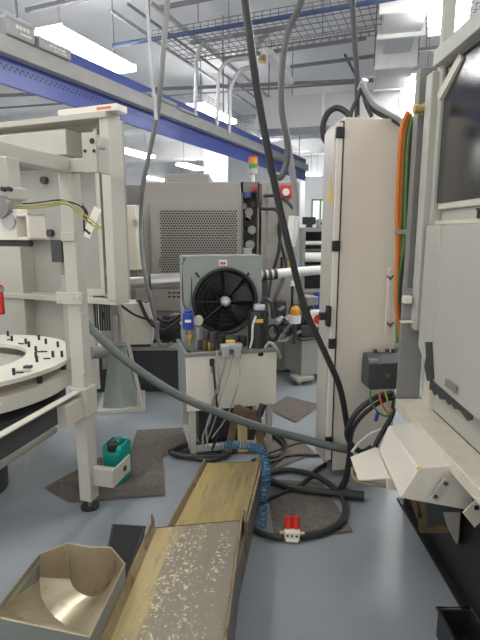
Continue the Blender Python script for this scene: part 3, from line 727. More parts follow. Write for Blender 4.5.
# black coil of cable beside compressor
m = MB()
cc = P(273, 333, 3.25)
for k in range(3): m.tube([cc + Vector((math.cos(a) * (.045 - .006 * k), .015 * k, math.sin(a) * (.06 - .006 * k))) for a in [2 * math.pi * i / 16 for i in range(17)]], .006, 6, smooth=False)
m.build('wire_coil', 'rubber', ch)
MB().tube([P(183, 262, 3.28), P(183, 300, 3.25), P(187, 312, 3.14)], .006, 6).build('copper_line', 'dark', ch)
MB().tube([P(184, 266, 3.26), P(191, 276, 3.26), P(191, 300, 3.24), P(189, 312, 3.14)], .005, 6).build('copper_line', 'dark', ch)
# thin tubes running down the front of the unit to the floor
for k, (pts, r, mt, lb) in enumerate((
        ([(226, 356, 2.98), (222, 375, 2.96), (214, 398, 2.93), (210, 420, 2.93), (203, 436, 2.93), (204, 447, 2.93)], .007, 'conduit', 'grey hose from the left connector of the cooling unit to the floor'),
        ([(238, 356, 3.0), (240, 372, 2.98), (236, 392, 2.95), (226, 418, 2.94), (212, 438, 2.93)], .0045, 'panelgrey', 'thin pale hose from the right connector of the cooling unit'),
        ([(233, 355, 3.0), (228, 378, 2.97), (221, 396, 2.94), (215, 420, 2.94), (207, 441, 2.93)], .004, 'panelgrey', 'thin pale wire between the two connectors of the cooling unit'),
        ([(213, 362, 2.98), (215, 385, 2.96), (217, 405, 2.94), (219, 430, 2.94), (212, 450, 2.93)], .008, 'black', 'black cable at the left of the hoses on the white cabinet'),
        ([(217, 350, 3.0), (218, 372, 2.97), (219, 392, 2.95), (207, 425, 2.93), (208, 448, 2.93)], .006, 'panelgrey', 'pale hose crossing the black cable on the white cabinet'))):
    hose('coolant_line', [P(*q) for q in pts], r, mt, lb, 'hose', 'thin lines down the front of the white cooling unit', n=8)
cyl_px(212, 359, 366, 5, 2.99, 'black', 'plug', ch); cyl_px(212.5, 366, 373, 4, 2.99, 'conduit', 'plug', ch)

# =====================================================================  LEFT CREAM MACHINE FRAME
LF = Frame((P(90, 505, 2.42).x, 2.42, 0), -14)
lf = thing('steel_gantry', 'cream steel gantry with a foot post left of the teal jerry can', 'machine frame', LF.o, -14)
beamz = LF.hit(66, 173, -.04)[1]; beamt = LF.hit(66, 158, -.04)[1]
pst = MB(LF); pst.box(-.036, .036, -.04, .04, .055, beamt); pst.build('post', 'cream', lf, bev=.005)
m = MB(LF); m.box(-.07, -.036, -.025, .03, .85, 1.28); m.build('post_channel', 'panelgrey', lf, bev=.004)
m = MB(LF); m.box(.036, .048, -.05, -.01, .78, 1.1); m.build('guide_strip', 'cream', lf, bev=.003)
MB(LF).cyl((0, 0, 0), (0, 0, .012), .05).build('foot', 'black', lf); MB(LF).cyl((0, 0, .012), (0, 0, .06), .012).build('foot_stem', 'steel', lf)
MB(LF).box(-.036, .036, -.62, -.03, beamz, beamt).build('top_beam', 'cream', lf, bev=.005)
q = bx(62, 89, 160, 173, -.045, .04, LF); MB(LF).box(q[0], q[1], -.045, .0, beamz + .002, beamt - .004).build('beam_stub', 'cream', lf, bev=.004)
q = bx(84, 98, 132, 173, -.05, .012, LF); m = MB(LF)
q0_, q1_ = q[0], q[1]
m.box(q0_, q1_ - .01, -.055, -.043, q[4], q[5]); m.box(q1_ - .02, q1_ - .008, -.043, .06, q[4], q[5] - .01); pl = m.build('end_plate', 'cream', lf, bev=.003)
for x, y, r_ in ((92, 141, .013), (94, 151, .008), (85, 151, .008)):
    a_, b_ = LF.hit(x, y, -.056); MB(LF).cyl((a_, -.0575, b_), (a_, -.053, b_), r_, n=14).build('bolt_hole', 'black', pl)
m = MB(LF); a_, b_ = LF.hit(99, 147, -.03); m.cyl((a_ - .02, -.02, b_), (a_ + .03, -.02, b_), .01); m.build('pin', 'galv', lf)
# near leg stub with bracket
yb_ = -.56
q = bx(-8, 6.5, 158, 186, yb_, .07, LF); MB(LF).box(q[0] - .05, q[1], yb_, yb_ + .07, q[4] - .07, beamz).build('leg_stub', 'cream', lf, bev=.005)
q = bx(-12, 11, 186, 200, yb_ - .01, .09, LF); MB(LF).box(*q).build('bracket_block', 'cream', lf, bev=.006)
for x in (3, 9):
    a_, b_ = LF.hit(x, 189, yb_ - .02); MB(LF).cyl((a_, yb_ - .025, b_), (a_, yb_ - .008, b_), .009, n=10).build('hex_bolt', 'black', lf)
a_, b_ = LF.hit(0, 207, yb_ - .03); MB(LF).cyl((a_, yb_ - .04, b_), (a_, yb_ - .01, b_), .042, n=28).build('pulley_disc', 'midgrey', lf)
q = bx(-14, 28, 213, 240, yb_ - .02, .1, LF); m = MB(LF); e = .018
m.box(q[0], q[1] - .055, q[2], q[3], q[4], q[5]); m.box(q[1] - .055, q[1], q[2], q[3], q[5] - .012, q[5]); m.box(q[1] - .055, q[1], q[2], q[3], q[4], q[4] + .012); m.box(q[1] - .012, q[1], q[2], q[3], q[4], q[5])
m.build('slide_block', 'white', lf, bev=.003)
a_, b_ = LF.hit(8, 222, yb_ - .03); MB(LF).cyl((a_, yb_ - .03, b_), (a_, yb_ - .018, b_), .027, n=20).build('round_cover', 'galv', lf)
q = bx(12, 21, 209, 214, yb_ - .02, .04, LF); MB(LF).box(*q).build('cable_clip', 'white', lf, bev=.004)
a_, b_ = LF.hit(0, 243, yb_); MB(LF).cyl((a_ - .2, yb_ + .03, b_), (LF.hit(26, 243, yb_)[0], yb_ + .03, b_), .014).build('slide_rod', 'dark', lf)
# bracket on the post at half height, and the lower box rail
q = bx(56, 83, 293, 304, -.06, .02, LF); MB(LF).box(q[0], q[1] - .01, -.058, -.04, q[4], q[5]).build('post_bracket', 'cream', lf, bev=.003)
for x, y in ((74, 298.5), (79, 298), (60, 301)):
    a_, b_ = LF.hit(x, y, -.058); MB(LF).cyl((a_, -.064, b_), (a_, -.058, b_), .006, n=8).build('screw', 'galv', lf)
q = bx(60, 80, 234, 241, -.05, .012, LF); MB(LF).box(-.036, .04, -.052, -.04, LF.hit(76, 241)[1], LF.hit(76, 232)[1]).build('clamp', 'cream', lf, bev=.003)
a_, zr0 = LF.hit(72, 417, -.06); _, zr1 = LF.hit(72, 391, -.06)
MB(LF).box(-.02, .02, -1.0, -.04, zr1 - .008, zr1).build('lower_rail', 'cream', lf, bev=.002)
MB(LF).box(-.03, -.02, -1.0, -.04, zr0 + .02, zr1 - .008).build('rail_web', 'dark', lf)
MB(LF).box(-.05, .03, -.2, -.05, zr0, zr1 - .03).build('rail_bracket', 'cream', lf, bev=.003)
MB(LF).box(-.05, .05, -.05, .055, zr0 - .003, zr1 + .01).build('rail_end', 'cream', lf, bev=.004)
MB(LF).cyl((-.09, -1.0, zr0 - .03), (-.09, -.15, zr0 - .03), .03).build('drain_pipe', 'panelgrey', lf)
# low foot arm
q = bx(92, 112, 468, 486, 0, .03, LF); q = (q[0], q[1], 0, 0, q[4] + .010, q[5] - .010)
MB(LF).box(.03, q[1], -.01, .03, q[4], q[5]).build('foot_arm', 'cream', lf, bev=.003)
pa = LF.w((q[1], -.1, 0)); pb2 = LF.w((q[1] + .012, .06, 0))
ya, za_ = LF.hitx(111, 488, q[1]); yb2, zb_ = LF.hitx(130, 462, q[1])
m = MB(LF); m.box(q[1], q[1] + .01, -.015, .19, q[4] + .003, q[5] - .0); fp = m.build('foot_arm_plate', 'cream', lf, bev=.003)
m = MB(LF); m.cyl((q[1] - .004, .12, (q[4] + q[5]) / 2), (q[1] + .014, .12, (q[4] + q[5]) / 2), .016, n=12); m.build('bolt_hole', 'black', fp)
# wires tied on the post
for k, (pts, mt, lb, r) in enumerate((
        ([(14, 206), (30, 206), (50, 204), (66, 201), (78, 209), (90, 219), (101, 228)], 'yellowgreen', 'yellow green earth wire tied across the cream post, upper', .0042),
        ([(14, 208), (30, 208.5), (50, 206), (66, 204), (77, 212), (88, 222), (99, 229)], 'yellowgreen', 'yellow green earth wire tied across the cream post, lower', .0042),
        ([(13, 204), (34, 203), (58, 200), (70, 202), (80, 206), (85, 212), (84, 218), (92, 224)], 'black', 'black wire bundled with the yellow green earth wires', .0035))):
    hose('earth_wire', [P(x, y, 2.22 if x > 55 else 2.02 + (x - 14) * .0045) for x, y in pts], r, mt, lb, 'wire', n=6)
for k, pts in enumerate(([(76, 196), (82, 205), (87, 214), (83, 226), (90, 234)], [(77, 204), (80, 215), (84, 226), (82, 236)])):
    hose('loose_wire', [P(x, y, 2.75) for x, y in pts], .007, 'black', ('loose black wire curling behind the cream post, right one', 'loose black wire behind the cream post, left one')[k], 'wire', n=6)

# ---- enclosure
EN = Frame(P(128, 300, 3.45) - Vector((.085, .0, 0)), -22); EN = Frame((EN.o.x, EN.o.y, 0), -22)
en = thing('machine_enclosure', 'open backed cream machine enclosure behind the left frame post', 'machine enclosure', EN.o, -22)
_, ezb = EN.hit(120, 303); _, ezt = EN.hit(115, 115)
MB(EN).box(-2.2, 0, .16, .18, ezb, ezt).build('back_panel', 'panelgrey', en)
q = bx(117, 127, 200, 210, 0, .1, EN); MB(EN).box(-.075, 0, 0, .16, ezb, ezt).build('right_flange', 'cream', en, bev=.004)
q = bx(103, 111, 200, 210, 0, .1, EN); fl = MB(EN); fl.box(-.17, -.135, .05, .16, ezb + .05, ezt - .06); fl.build('inner_flange', 'cream', en, bev=.004)
MB(EN).box(-2.2, -.0, -.02, .14, ezt - .01, ezt + .03).build('top_flange', 'cream', en, bev=.004)
q = bx(62, 115, 290, 296, .10, .06, EN); MB(EN).box(q[0], -.14, .09, .16, q[4], q[5]).build('stiffener', 'cream', en, bev=.003)
MB(EN).box(-2.2, 0, 0, .16, ezb - .02, ezb + .02).build('bottom_flange', 'cream', en, bev=.004)
MB(EN).box(-2.2, -.17, .1, .16, EN.hit(60, 172, .1)[1], EN.hit(60, 169, .1)[1]).build('stiffener', 'cream', en)
EN2 = .02
q = bx(-20, 73, 131, 163, .0, .16, EN); hb = MB(EN).box(-2.2, q[1], -.08, .16, q[4], q[5]).build('cover_box', 'cream', en, bev=.006)
q = bx(7, 62, 171, 240, .08, .05, EN); pt = MB(EN).box(*q).build('access_plate', 'panelgrey', en, bev=.004)
for x, y in ((45, 180.5), (51, 233)):
    a_, b_ = EN.hit(x, y, .07); m = MB(EN); m.cyl((a_, .045, b_), (a_, .08, b_), .028, n=16); m.build('rubber_plug', 'dark', pt)
q = bx(52, 61, 240, 262, .06, .06, EN); MB(EN).box(*q).build('dark_bracket', 'dark', en)
for x, y in ((23, 271), (108, 272)):
    q = bx(x - 5, x + 1, y - 3, y + 3, .1, .06, EN); m = MB(EN); m.box(*q); c_ = m.build('door_clamp', 'galv', en, bev=.006)
    a_, b_ = EN.hit(x + 2, y, .1); m = MB(EN); m.cyl((a_, .07, b_), (a_, .12, b_), .025); m.build('clamp_knob', 'galv', c_)
q = bx(-30, 19, 240, 345, .02, .14, EN); MB(EN).box(-2.2, q[1], .02, .16, .2, q[5]).build('side_pillar', 'cream', en, bev=.006)
q = bx(19, 62, 300, 345, .12, .04, EN); MB(EN).box(q[0], q[1] + .3, .12, .16, .25, q[5]).build('lower_panel', 'cream', en, bev=.004)
# white slotted plate hanging at an angle
p0 = P(86, 237, 3.05); p1 = P(98, 208, 3.05)
m = MB(); m.bar(p0, p1, .05, .008, up=(0, 1, 0)); m.build('hanging_plate', 'white', label='small white slotted plate hanging tilted behind the cream post', cat='plate')
# thin box lying on the enclosure's top
q = bx(58, 117, 112, 119, .0, .3, EN); m = MB(EN); m.box(q[0], q[1], 0, .12, ezt + .03, ezt + .075); bo = m.build('flat_cover', 'white', bev=.004, label='flat white cover lying on top of the cream enclosure', cat='cover')
m = MB(EN); a_ = EN.hit(97, 115)[0]; m.box(a_, a_ + .12, -.003, -.0005, ezt + .045, ezt + .06); m.build('orange_label', 'orange', bo)
# pedestal under enclosure
pd0 = Z(100, 414, 0); pd1 = Z(143, 411, 0)
PF = Frame((pd0.x, pd0.y, 0), math.degrees(math.atan2(pd1.y - pd0.y, pd1.x - pd0.x))); pw_ = (pd1 - pd0).length
ped = thing('machine_pedestal', 'tapered grey steel pedestal carrying the cream enclosure', 'pedestal', PF.w((pw_ / 2, .1, 0)), math.degrees(PF.yaw))
MB(PF).box(-.02, pw_ + .02, -.02, .45, 0, .035).build('base_plate', 'cream', ped, bev=.003)
zp = PF.hit(112, 345, .1)[1]; xa, _ = PF.hit(110, 350, .1); xb, _ = PF.hit(124, 350, .1)
m = MB(PF); m.loft([(.02, .05, .035), (.5 * pw_, -.0, .035), (pw_ - .05, .05, .035), (pw_ - .05, .35, .035), (.02, .35, .035)], [(xa, .1, zp), ((xa + xb) / 2, .07, zp), (xb, .1, zp), (xb, .25, zp), (xa, .25, zp)])
m.build('tapered_column', 'sage', ped)
m = MB(PF); m.box(xa + .02, xb - .02, .1, .2, zp, ezb + .0); m.build('jack_post', 'panelgrey', ped, bev=.004)
m = MB(PF); m.cyl(((xa + xb) / 2, .07, zp), ((xa + xb) / 2, .07, zp + .25), .018); m.build('jack_screw', 'galv', ped)
m = MB(PF); m.box(xa - .02, xb + .02, .05, .24, zp, zp + .03); m.build('jack_plate', 'panelgrey', ped, bev=.003)
t0 = PF.hit(117, 305, .02); m = MB(PF); m.bar((PF.hit(118, 306, .02)[0], .02, ezb - .02), (pw_ + .0, .02, .03), .035, .03); m.build('brace', 'cream', ped, bev=.003)
MB(PF).box(PF.hit(100, 320, .3)[0], PF.hit(114, 320, .3)[0], .3, .4, .3, ezb - .03).build('rear_plate', 'cream', ped)
q = bx(102, 105, 312, 319, .295, .004, PF); MB(PF).box(*q).build('blue_label', 'bluefilter', ped)
# spring-like bellows left of pedestal
m = MB(); pz = P(95, 314, 3.6)
for i in range(7): m.cyl((pz.x + i * .018, 3.6, .75), (pz.x + i * .018, 3.6, 1.02), .007, n=8)
m.build('cable_bunch', 'black', label='bunch of dark cables hanging behind the cream post under the enclosure', cat='cable')
hp0 = P(88, 353, 3.3); hp1 = P(104, 352, 3.6); MB().cyl(hp0, hp1, .045).build('pipe_stub', 'midgrey', label='short dark pipe stub beside the tapered pedestal', cat='pipe')

# ---- rotary table
TC = Vector((-1.585, 2.60, 0)); TR = .625; TZ = .80
rt_ = thing('rotary_table', 'round white rotary table studded with black clamp bolts at the left', 'rotary table', TC)
MB().annulus(TC, .36, TR, TZ - .022, TZ, 64).build('table_top', 'tablewhite', rt_)
MB().annulus(TC, .40, TR - .015, TZ - .16, TZ - .08, 64).build('lower_ring', 'tablewhite', rt_)
for i in range(14):
    a = 2 * math.pi * i / 14 + .1; p = TC + Vector((math.cos(a) * (TR - .05), math.sin(a) * (TR - .05), 0))
    MB().cyl(p + Vector((0, 0, TZ - .085)), p + Vector((0, 0, TZ - .02)), .014, n=10).build('spacer', 'black', rt_)
MB().cyl(TC, TC + Vector((0, 0, .5)), .20, .22, 32).build('pedestal', 'dark', rt_)
MB().lathe([(.3, .46), (.53, .50), (.56, .53), (.56, .575), (.40, .60), (.40, .644)], TC, n=56).build('drive_housing', 'bed', rt_)
MB().annulus(TC, .0001, .36, TZ - .07, TZ - .06, 40).build('center_plate', 'panelgrey', rt_)
def on_table(x, y):
    p = Z(x, y, TZ); return p
studs = [(8, 336), (12, 341), (39, 340), (26, 344), (29, 347), (36, 352), (36, 358), (37, 362), (53, 357), (58, 347), (48, 369), (38, 371), (14, 375), (0, 366), (20, 350), (62, 357), (46, 344), (5, 385), (28, 380)]
studp = 0
for x, y in studs:
    p = on_table(x, y); r = (p.xy - TC.xy).length
    if .375 < r < .585:
        MB().cyl(p, p + Vector((0, 0, .035)), .0075, n=10).build('clamp_bolt', 'black', rt_)
for x, y, a in ((44, 352, .2), (47, 359, .1), (21, 344, -.3), (10, 340, .3), (40, 352, .5), (20, 373, .1), (55, 364, .2)):
    p = on_table(x, y); r = (p.xy - TC.xy).length
    if .38 < r < .58:
        d_ = Vector((math.cos(a), math.sin(a), 0)); MB().bar(p - d_ * .018 + Vector((0, 0, .003)), p + d_ * .018 + Vector((0, 0, .003)), .012, .006).build('slot', 'black', rt_)
p = on_table(28, 368); MB().box(p.x - .02, p.x + .02, p.y - .015, p.y + .015, TZ, TZ + .014).build('clamp_block', 'dark', rt_, bev=.003)
p = on_table(22, 372); MB().bar(p - Vector((.04, .01, -.004)), p + Vector((.04, .01, .004)), .025, .008).build('clamp_strap', 'galv', rt_)
m = MB()
for a0_ in (-75, -60, -48):
    a = R(a0_); d_ = Vector((math.cos(a), math.sin(a), 0)); tg = Vector((-d_.y, d_.x, 0)); p = TC + d_ * (TR - .003) + Vector((0, 0, TZ - .11)); m.bar(p - tg * .05, p + tg * .05, .006, .02)
m.build('scale_label', 'label', rt_)
# red bin behind, at left edge
rbx = thing('red_bin', 'red storage bin seen at the left edge behind the rotary table', 'bin', P(-10, 318, 3.4))
q0 = P(-40, 314, 3.4); q1 = P(2.5, 276, 3.4)
MB().box(q0.x, q1.x, 3.35, 3.40, q0.z, q1.z - .06).build('body', 'red', rbx, bev=.01)
MB().box(q0.x, q1.x + .002, 3.345, 3.405, q1.z - .11, q1.z - .075).build('grey_band', 'panelgrey', rbx)
MB().box(q0.x, q1.x - .12, 3.355, 3.395, .0, q0.z).build('stand', 'dark', rbx)

# ---- jerry can
jb = Z(116, 484, 0); JF = Frame((jb.x, jb.y + .06, 0), -12)
jc = thing('jerry_can', 'teal plastic jerry can with black cap on the rubber mat', 'jerry can', JF.o, -12)
jh = JF.hit(116, 441, 0)[1]; jw = (P(130, 470, jb.y).x - P(103, 470, jb.y).x) / 2 * .82
def rrect(w, d, r, z, n=5):
    o = []
    for sx, sy, a0_ in ((1, 1, 0), (-1, 1, 90), (-1, -1, 180), (1, -1, 270)):
        for k in range(n + 1):
            a = R(a0_ + 90 * k / n); o.append((sx * (w - r) + r * math.cos(a), sy * (d - r) + r * math.sin(a), z))
    return o
m = MB(JF); m.loft(rrect(jw * .92, .07, .03, .004), rrect(jw, .08, .035, .03), rrect(jw, .08, .035, jh * .40), rrect(jw * .97, .077, .035, jh * .43), rrect(jw, .08, .035, jh * .46), rrect(jw, .08, .035, jh * .76), rrect(jw * .95, .076, .035, jh * .84), rrect(jw * .85, .068, .03, jh * .87))
m.build('body', 'teal', jc)
for sx in (-1, 1):
    m = MB(JF); sh_ = lambda w, d, z: [(x + sx * jw * .62, y, q) for x, y, q in rrect(w, d, .015, z, 3)]
    m.loft(sh_(jw * .34, .072, jh * .80), sh_(jw * .33, .07, jh * .93), sh_(jw * .26, .06, jh * .985), sh_(jw * .14, .05, jh * 1.0)); m.build('shoulder', 'teal', jc)
m = MB(JF); m.tube([(0, -.03, jh * .84), (0, .0, jh * .97), (0, .05, jh * .97), (0, .085, jh * .84)], .014, 10); m.build('handle', 'teal', jc)
m = MB(JF); m.cyl((0, -.045, jh * .85), (0, -.045, jh * 1.03), .036, n=20); m.build('cap', 'black', jc, bev=.004)

# =====================================================================  FLOOR MATS
def mat_(pts, lb, z=.008):
    m = MB(); m.loft([Z(x, y, 0.0005) for x, y in pts], [Z(x, y, z) for x, y in pts])
    return m.build('rubber_mat', 'mat', label=lb, cat='mat', group='brown rubber floor mats', smooth=False)
mat_([(45, 487), (70, 502), (165, 495), (163, 455), (124, 460), (100, 457)], 'brown rubber mat under the cream post and the teal jerry can')
mat_([(137, 430), (192, 427), (183, 450), (163, 456), (128, 459)], 'brown rubber mat between the jerry can and the white cooling unit')
mat_([(267, 408), (287, 396), (322, 405), (295, 422)], 'brown rubber mat between the white cooling unit and the tall cabinet')
mat_([(266, 440), (296, 434), (315, 453), (272, 470)], 'brown rubber mat half hidden under the black cable coils')
mat_([(266, 479), (322, 482), (353, 531), (275, 541)], 'brown rubber mat under the red and white connector')
m = MB(); m.loft([Z(x, y, .0004) for x, y in ((22, 473), (31, 440), (43, 440), (36, 447), (25, 473))], [Z(x, y, .003) for x, y in ((22, 473), (31, 440), (43, 440), (36, 447), (25, 473))])
m.build('tape_mark', 'machgrey', label='strip of peeling grey tape on the floor near the rotary table', cat='tape', smooth=False)

# =====================================================================  CONVEYOR TRAYS
def tray(name, label, nl, nr, fl_, fr, zr, wall, mfloor, mwall, base=0.012, lipr=.012):
    NL, NR, FL, FRr = Z(*nl, zr), Z(*nr, zr), Z(*fl_, zr), Z(*fr, zr)
    o = thing(name, label, 'tray', ((NL + FRr) / 2).xy.to_3d(), -8)
    dn = Vector((0, 0, -wall))
    inn = .012
    m = MB(); m.slab([NL + dn, NR + dn, FRr + dn, FL + dn], .004); m.build('tray_floor', mfloor, o)
    for A, B, nm in ((NL, FL, 'side_wall'), (NR, FRr, 'side_wall')):
        s = ((NR - NL).normalized()) * (inn if nm == 'side_wall' and A is NL else -inn)
        m = MB(); bA = Vector((A.x, A.y, base)); bB = Vector((B.x, B.y, base))
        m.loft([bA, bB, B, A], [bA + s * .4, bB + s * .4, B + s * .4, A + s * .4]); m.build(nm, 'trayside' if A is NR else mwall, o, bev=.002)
        # folded lip along the top edge, sloping inwards to the floor
        s2 = (NR - NL).normalized() * (.020 if A is NL else -lipr)
        m = MB(); m.loft([A, B, B + s2 + dn * .98, A + s2 + dn * .98], [A + s * .5, B + s * .5, B + s2 + dn * .9 + s * .3, A + s2 + dn * .9 + s * .3]); m.build('folded_lip', mwall, o)
    m = MB(); m.loft([FL + dn * 1.2, FRr + dn * 1.2, FRr + dn * .85, FL + dn * .85], [p + (FL - NL).normalized() * .006 for p in (FL + dn * 1.2, FRr + dn * 1.2, FRr + dn * .85, FL + dn * .85)]); m.build('end_lip', 'rust', o)
    return o, NL, NR, FL, FRr
t2 = tray('chip_tray', 'yellow oily chip tray sloping out from under the white cooling unit', (166, 528), (238, 565), (204, 459), (264, 458), .185, .03, 'tray2', 'traywall', lipr=.045)
t1 = tray('chip_tray', 'rusty grey chip tray with yellow residue, nearest the camera', (92, 655), (224, 660), (151, 522), (243, 514), .262, .036, 'tray1', 'traywall')
o1 = t1[0]
o2, NL2, NR2, FL2, FR2 = t2
iw = (NL2 - NR2).normalized()
MB().bar(NR2 + iw * .035 + Vector((0, 0, -.008)), FR2 + iw * .035 + Vector((0, 0, -.008)), .028, .016).build('edge_rail', 'tray2', o2, bev=.003)
MB().bar(NR2 + iw * .003 + Vector((0, 0, .006)), FR2 + iw * .003 + Vector((0, 0, .006)), .012, .03).build('edge_rail', 'traywall', o2, bev=.003)
m = MB(); A = t1[3]; m.loft([A, A + Vector((.02, -.05, 0)), A + Vector((.018, -.03, .03)), A + Vector((.002, .0, .04))], [q + Vector((.004, .004, 0)) for q in (A, A + Vector((.02, -.05, 0)), A + Vector((.018, -.03, .03)), A + Vector((.002, .0, .04)))]); m.build('bent_corner', 'rust', o1)
A = t1[4]; m = MB(); m.loft([A + Vector((0, 0, .02)), A + Vector((.005, -.06, 0)), A + Vector((.004, -.06, -.16)), A + Vector((.0, 0, -.16))], [q + Vector((.012, .0, 0)) for q in (A + Vector((0, 0, .02)), A + Vector((.005, -.06, 0)), A + Vector((.004, -.06, -.16)), A + Vector((.0, 0, -.16)))]); m.build('corner_gusset', 'rust', o1)
# rusty elevator uprights at the far end, under the cooling unit
upr = thing('chute_bracket', 'rusty bracket uprights at the far end of the yellow chip tray', 'bracket', Z(245, 452, 0))
for (x0, y0_, x1, y1_, w, mt) in ((228, 452, 238, 405, .045, 'rust'), (243, 452, 242, 413, .06, 'tray2'), (262, 452, 256, 410, .05, 'rust'), (252, 448, 254, 424, .05, 'panelgrey')):
    m = MB(); m.bar(P(x0, y0_, 2.78), P(x1, y1_, 2.84), w, .008, up=(0, 1, 0)); m.build('upright', mt, upr)
m = MB(); m.bar(P(236, 408, 2.83), P(256, 418, 2.83), .012, .06); m.build('cross_plate', 'rust', upr)
m = MB(); m.slab([P(249, 430, 2.74), P(257, 427, 2.74), P(254, 440, 2.74), P(247, 440, 2.74)], .004); m.build('slot', 'black', upr)
m = MB(); m.cyl(P(263, 404, 2.84), P(259, 416, 2.82), .022); m.build('plug', 'black', upr)
# feet so the bracket stands
m = MB(); pz = Z(246, 452, .0); m.box(pz.x - .13, pz.x + .14, pz.y - .03, pz.y + .02, 0.002, .06); m.build('foot_plate', 'rust', upr)

# blue coil hose
def coil(path, rad, r, turns, n=6):
    p = [Vector(q) for q in path]; e = [p[0] * 2 - p[1]] + p + [p[-1] * 2 - p[-2]]; o = []
    for i in range(1, len(e) - 2):
        a, b, c, d = e[i - 1:i + 3]
        for k in range(60):
            t = k / 60; o.append(.5 * ((2 * b) + (c - a) * t + (2 * a - 5 * b + 4 * c - d) * t * t + (3 * b - a - 3 * c + d) * t ** 3))
    o.append(p[-1]); pts = []; N_ = turns * 14
    for i in range(N_ + 1):
        f = i / N_ * (len(o) - 1); j = min(int(f), len(o) - 2); q = o[j].lerp(o[j + 1], f - j); t = (o[j + 1] - o[j]).normalized()
        s = t.cross(Vector((0, 1, .3))).normalized(); u = t.cross(s); a = i / 14 * 2 * math.pi
        pts.append(q + (s * math.cos(a) + u * math.sin(a)) * rad)
    return MB().tube(pts, r, n, smooth=False)
coil([P(222, 446, 2.62), P(236, 445, 2.6), P(250, 446, 2.58), P(260, 450, 2.55), P(266, 462, 2.5), P(266, 480, 2.38), Z(263, 502, .03), Z(262, 528, .03)], .021, .0042, 34).build('coiled_air_hose', 'coilblue', label='blue coiled air hose draped over the far end of the yellow tray', cat='hose')

# =====================================================================  FLOOR CABLES RIGHT
def fz(pts, z): return [Z(x, y, z) for x, y in pts]
hose('big_hose', [P(70, 300, 2.75), P(88, 325, 2.72), P(110, 347, 2.7), P(140, 371, 2.66), P(180, 396, 2.66), P(220, 413, 2.68), P(260, 427, 2.7), P(300, 438, 2.72), P(330, 446, 2.68), P(350, 450, 2.66)], .024, 'grubber', 'thick grey green hose sagging from the enclosure across to the tall cabinet', n=14)
hose('floor_cable', fz([(262, 478), (270, 473), (290, 470), (316, 476), (335, 489), (345, 505), (342, 521), (324, 532), (301, 537)], .02), .017, 'rubber', 'black cable looping over the floor mat into the red white connector', 'cable')
hose('floor_cable', fz([(283, 538), (270, 536), (258, 532), (250, 526)], .02), .015, 'rubber', 'short black cable leaving the connector towards the yellow tray', 'cable')
hose('floor_cable', fz([(262, 477), (280, 484), (300, 489), (325, 492), (345, 494)], .032), .02, 'rubber', 'thick straight black cable lying across the mat to the right', 'cable')
MB().cyl(Z(344, 494, .032), Z(364, 496, .032), .027).build('cable_plug', 'rubber', label='black cylindrical plug on the end of the thick straight cable', cat='plug')
hose('floor_cable', fz([(258, 503), (282, 493), (302, 484), (319, 468), (339, 457), (352, 452)], .016), .013, 'rubber', 'black cable crossing diagonally over the floor to the tall cabinet', 'cable')
hose('floor_cable', fz([(270, 475), (274, 466), (280, 458), (295, 455), (318, 455), (338, 453)], .014), .010, 'rubber', 'thin black cable running behind the diagonal cable', 'cable')
hose('floor_cable', fz([(263, 434), (276, 435), (285, 442), (283, 452), (272, 457), (262, 452), (262, 442), (272, 436), (284, 446), (281, 458), (268, 462)], .02), .014, 'rubber', 'coil of black cable right of the chip tray bracket', 'cable')
hose('floor_cable', fz([(170, 452), (185, 445), (205, 444), (228, 447), (226, 455), (205, 457), (184, 456), (171, 453)], .03), .018, 'rubber', 'dark cable bundle on the floor left of the yellow tray', 'cable')
hose('floor_cable', fz([(176, 456), (190, 451), (212, 450), (224, 452), (214, 460), (190, 458)], .02), .014, 'rubber', 'second dark cable coil on the floor left of the yellow tray', 'cable')
hose('floor_cable', fz([(252, 460), (275, 451), (300, 443), (325, 441), (345, 446)], .012), .008, 'rubber', 'thin black cable lying under the thick grey green hose', 'cable')
hose('floor_cable', [P(392, 393, 2.56), P(375, 398, 2.52), P(357, 412, 2.5), P(347, 432, 2.52), P(352, 445, 2.56), P(362, 452, 2.56), P(372, 447, 2.56)], .016, 'rubber', 'thick black cable curving down from the dark control box', 'cable')
hose('floor_cable', [P(396, 397, 2.58), P(380, 402, 2.55), P(362, 416, 2.54), P(352, 432, 2.54), P(349, 455, 2.56), Z(345, 478, .02), Z(338, 490, .03)], .013, 'rubber', 'black cable dropping from the dark control box to the floor', 'cable')
hose('floor_cable', [P(395, 400, 2.55), P(392, 415, 2.5), P(385, 428, 2.48), P(378, 440, 2.46), P(372, 455, 2.46)], .014, 'rubber', 'black cable hanging behind the white chute', 'cable')
hose('floor_cable', [P(384, 429, 2.52), P(372, 433, 2.52), P(360, 442, 2.52), P(352, 452, 2.53)], .008, 'label', 'thin white cable under the dark control box', 'cable')
# connector
cn = Z(292, 540, 0); NFm = Frame((cn.x, cn.y, 0), -6)
cn_ = thing('cable_connector', 'red and white industrial cable connector on the floor mat', 'connector', NFm.o, -6)
MB(NFm).box(-.038, .038, -.02, .04, .009, .055).build('housing', 'white', cn_, bev=.006)
for x in (-.02, .018): MB(NFm).cyl((x, .02, .055), (x, .035, .105), .021, .018, 14).build('red_cap', 'red', cn_)
for x in (-.04, .04): MB(NFm).cyl((x * .95, .01, .03), (x * 1.5, .01, .028), .013, n=12).build('brass_gland', 'brass', cn_)
for x in (-.022, .0, .022): MB(NFm).cyl((x, -.022, .035), (x, -.019, .035), .006, n=8).build('screw', 'dark', cn_)
MB(NFm).box(-.03, .03, -.034, -.02, .009, .02).build('base_flange', 'white', cn_, bev=.003)

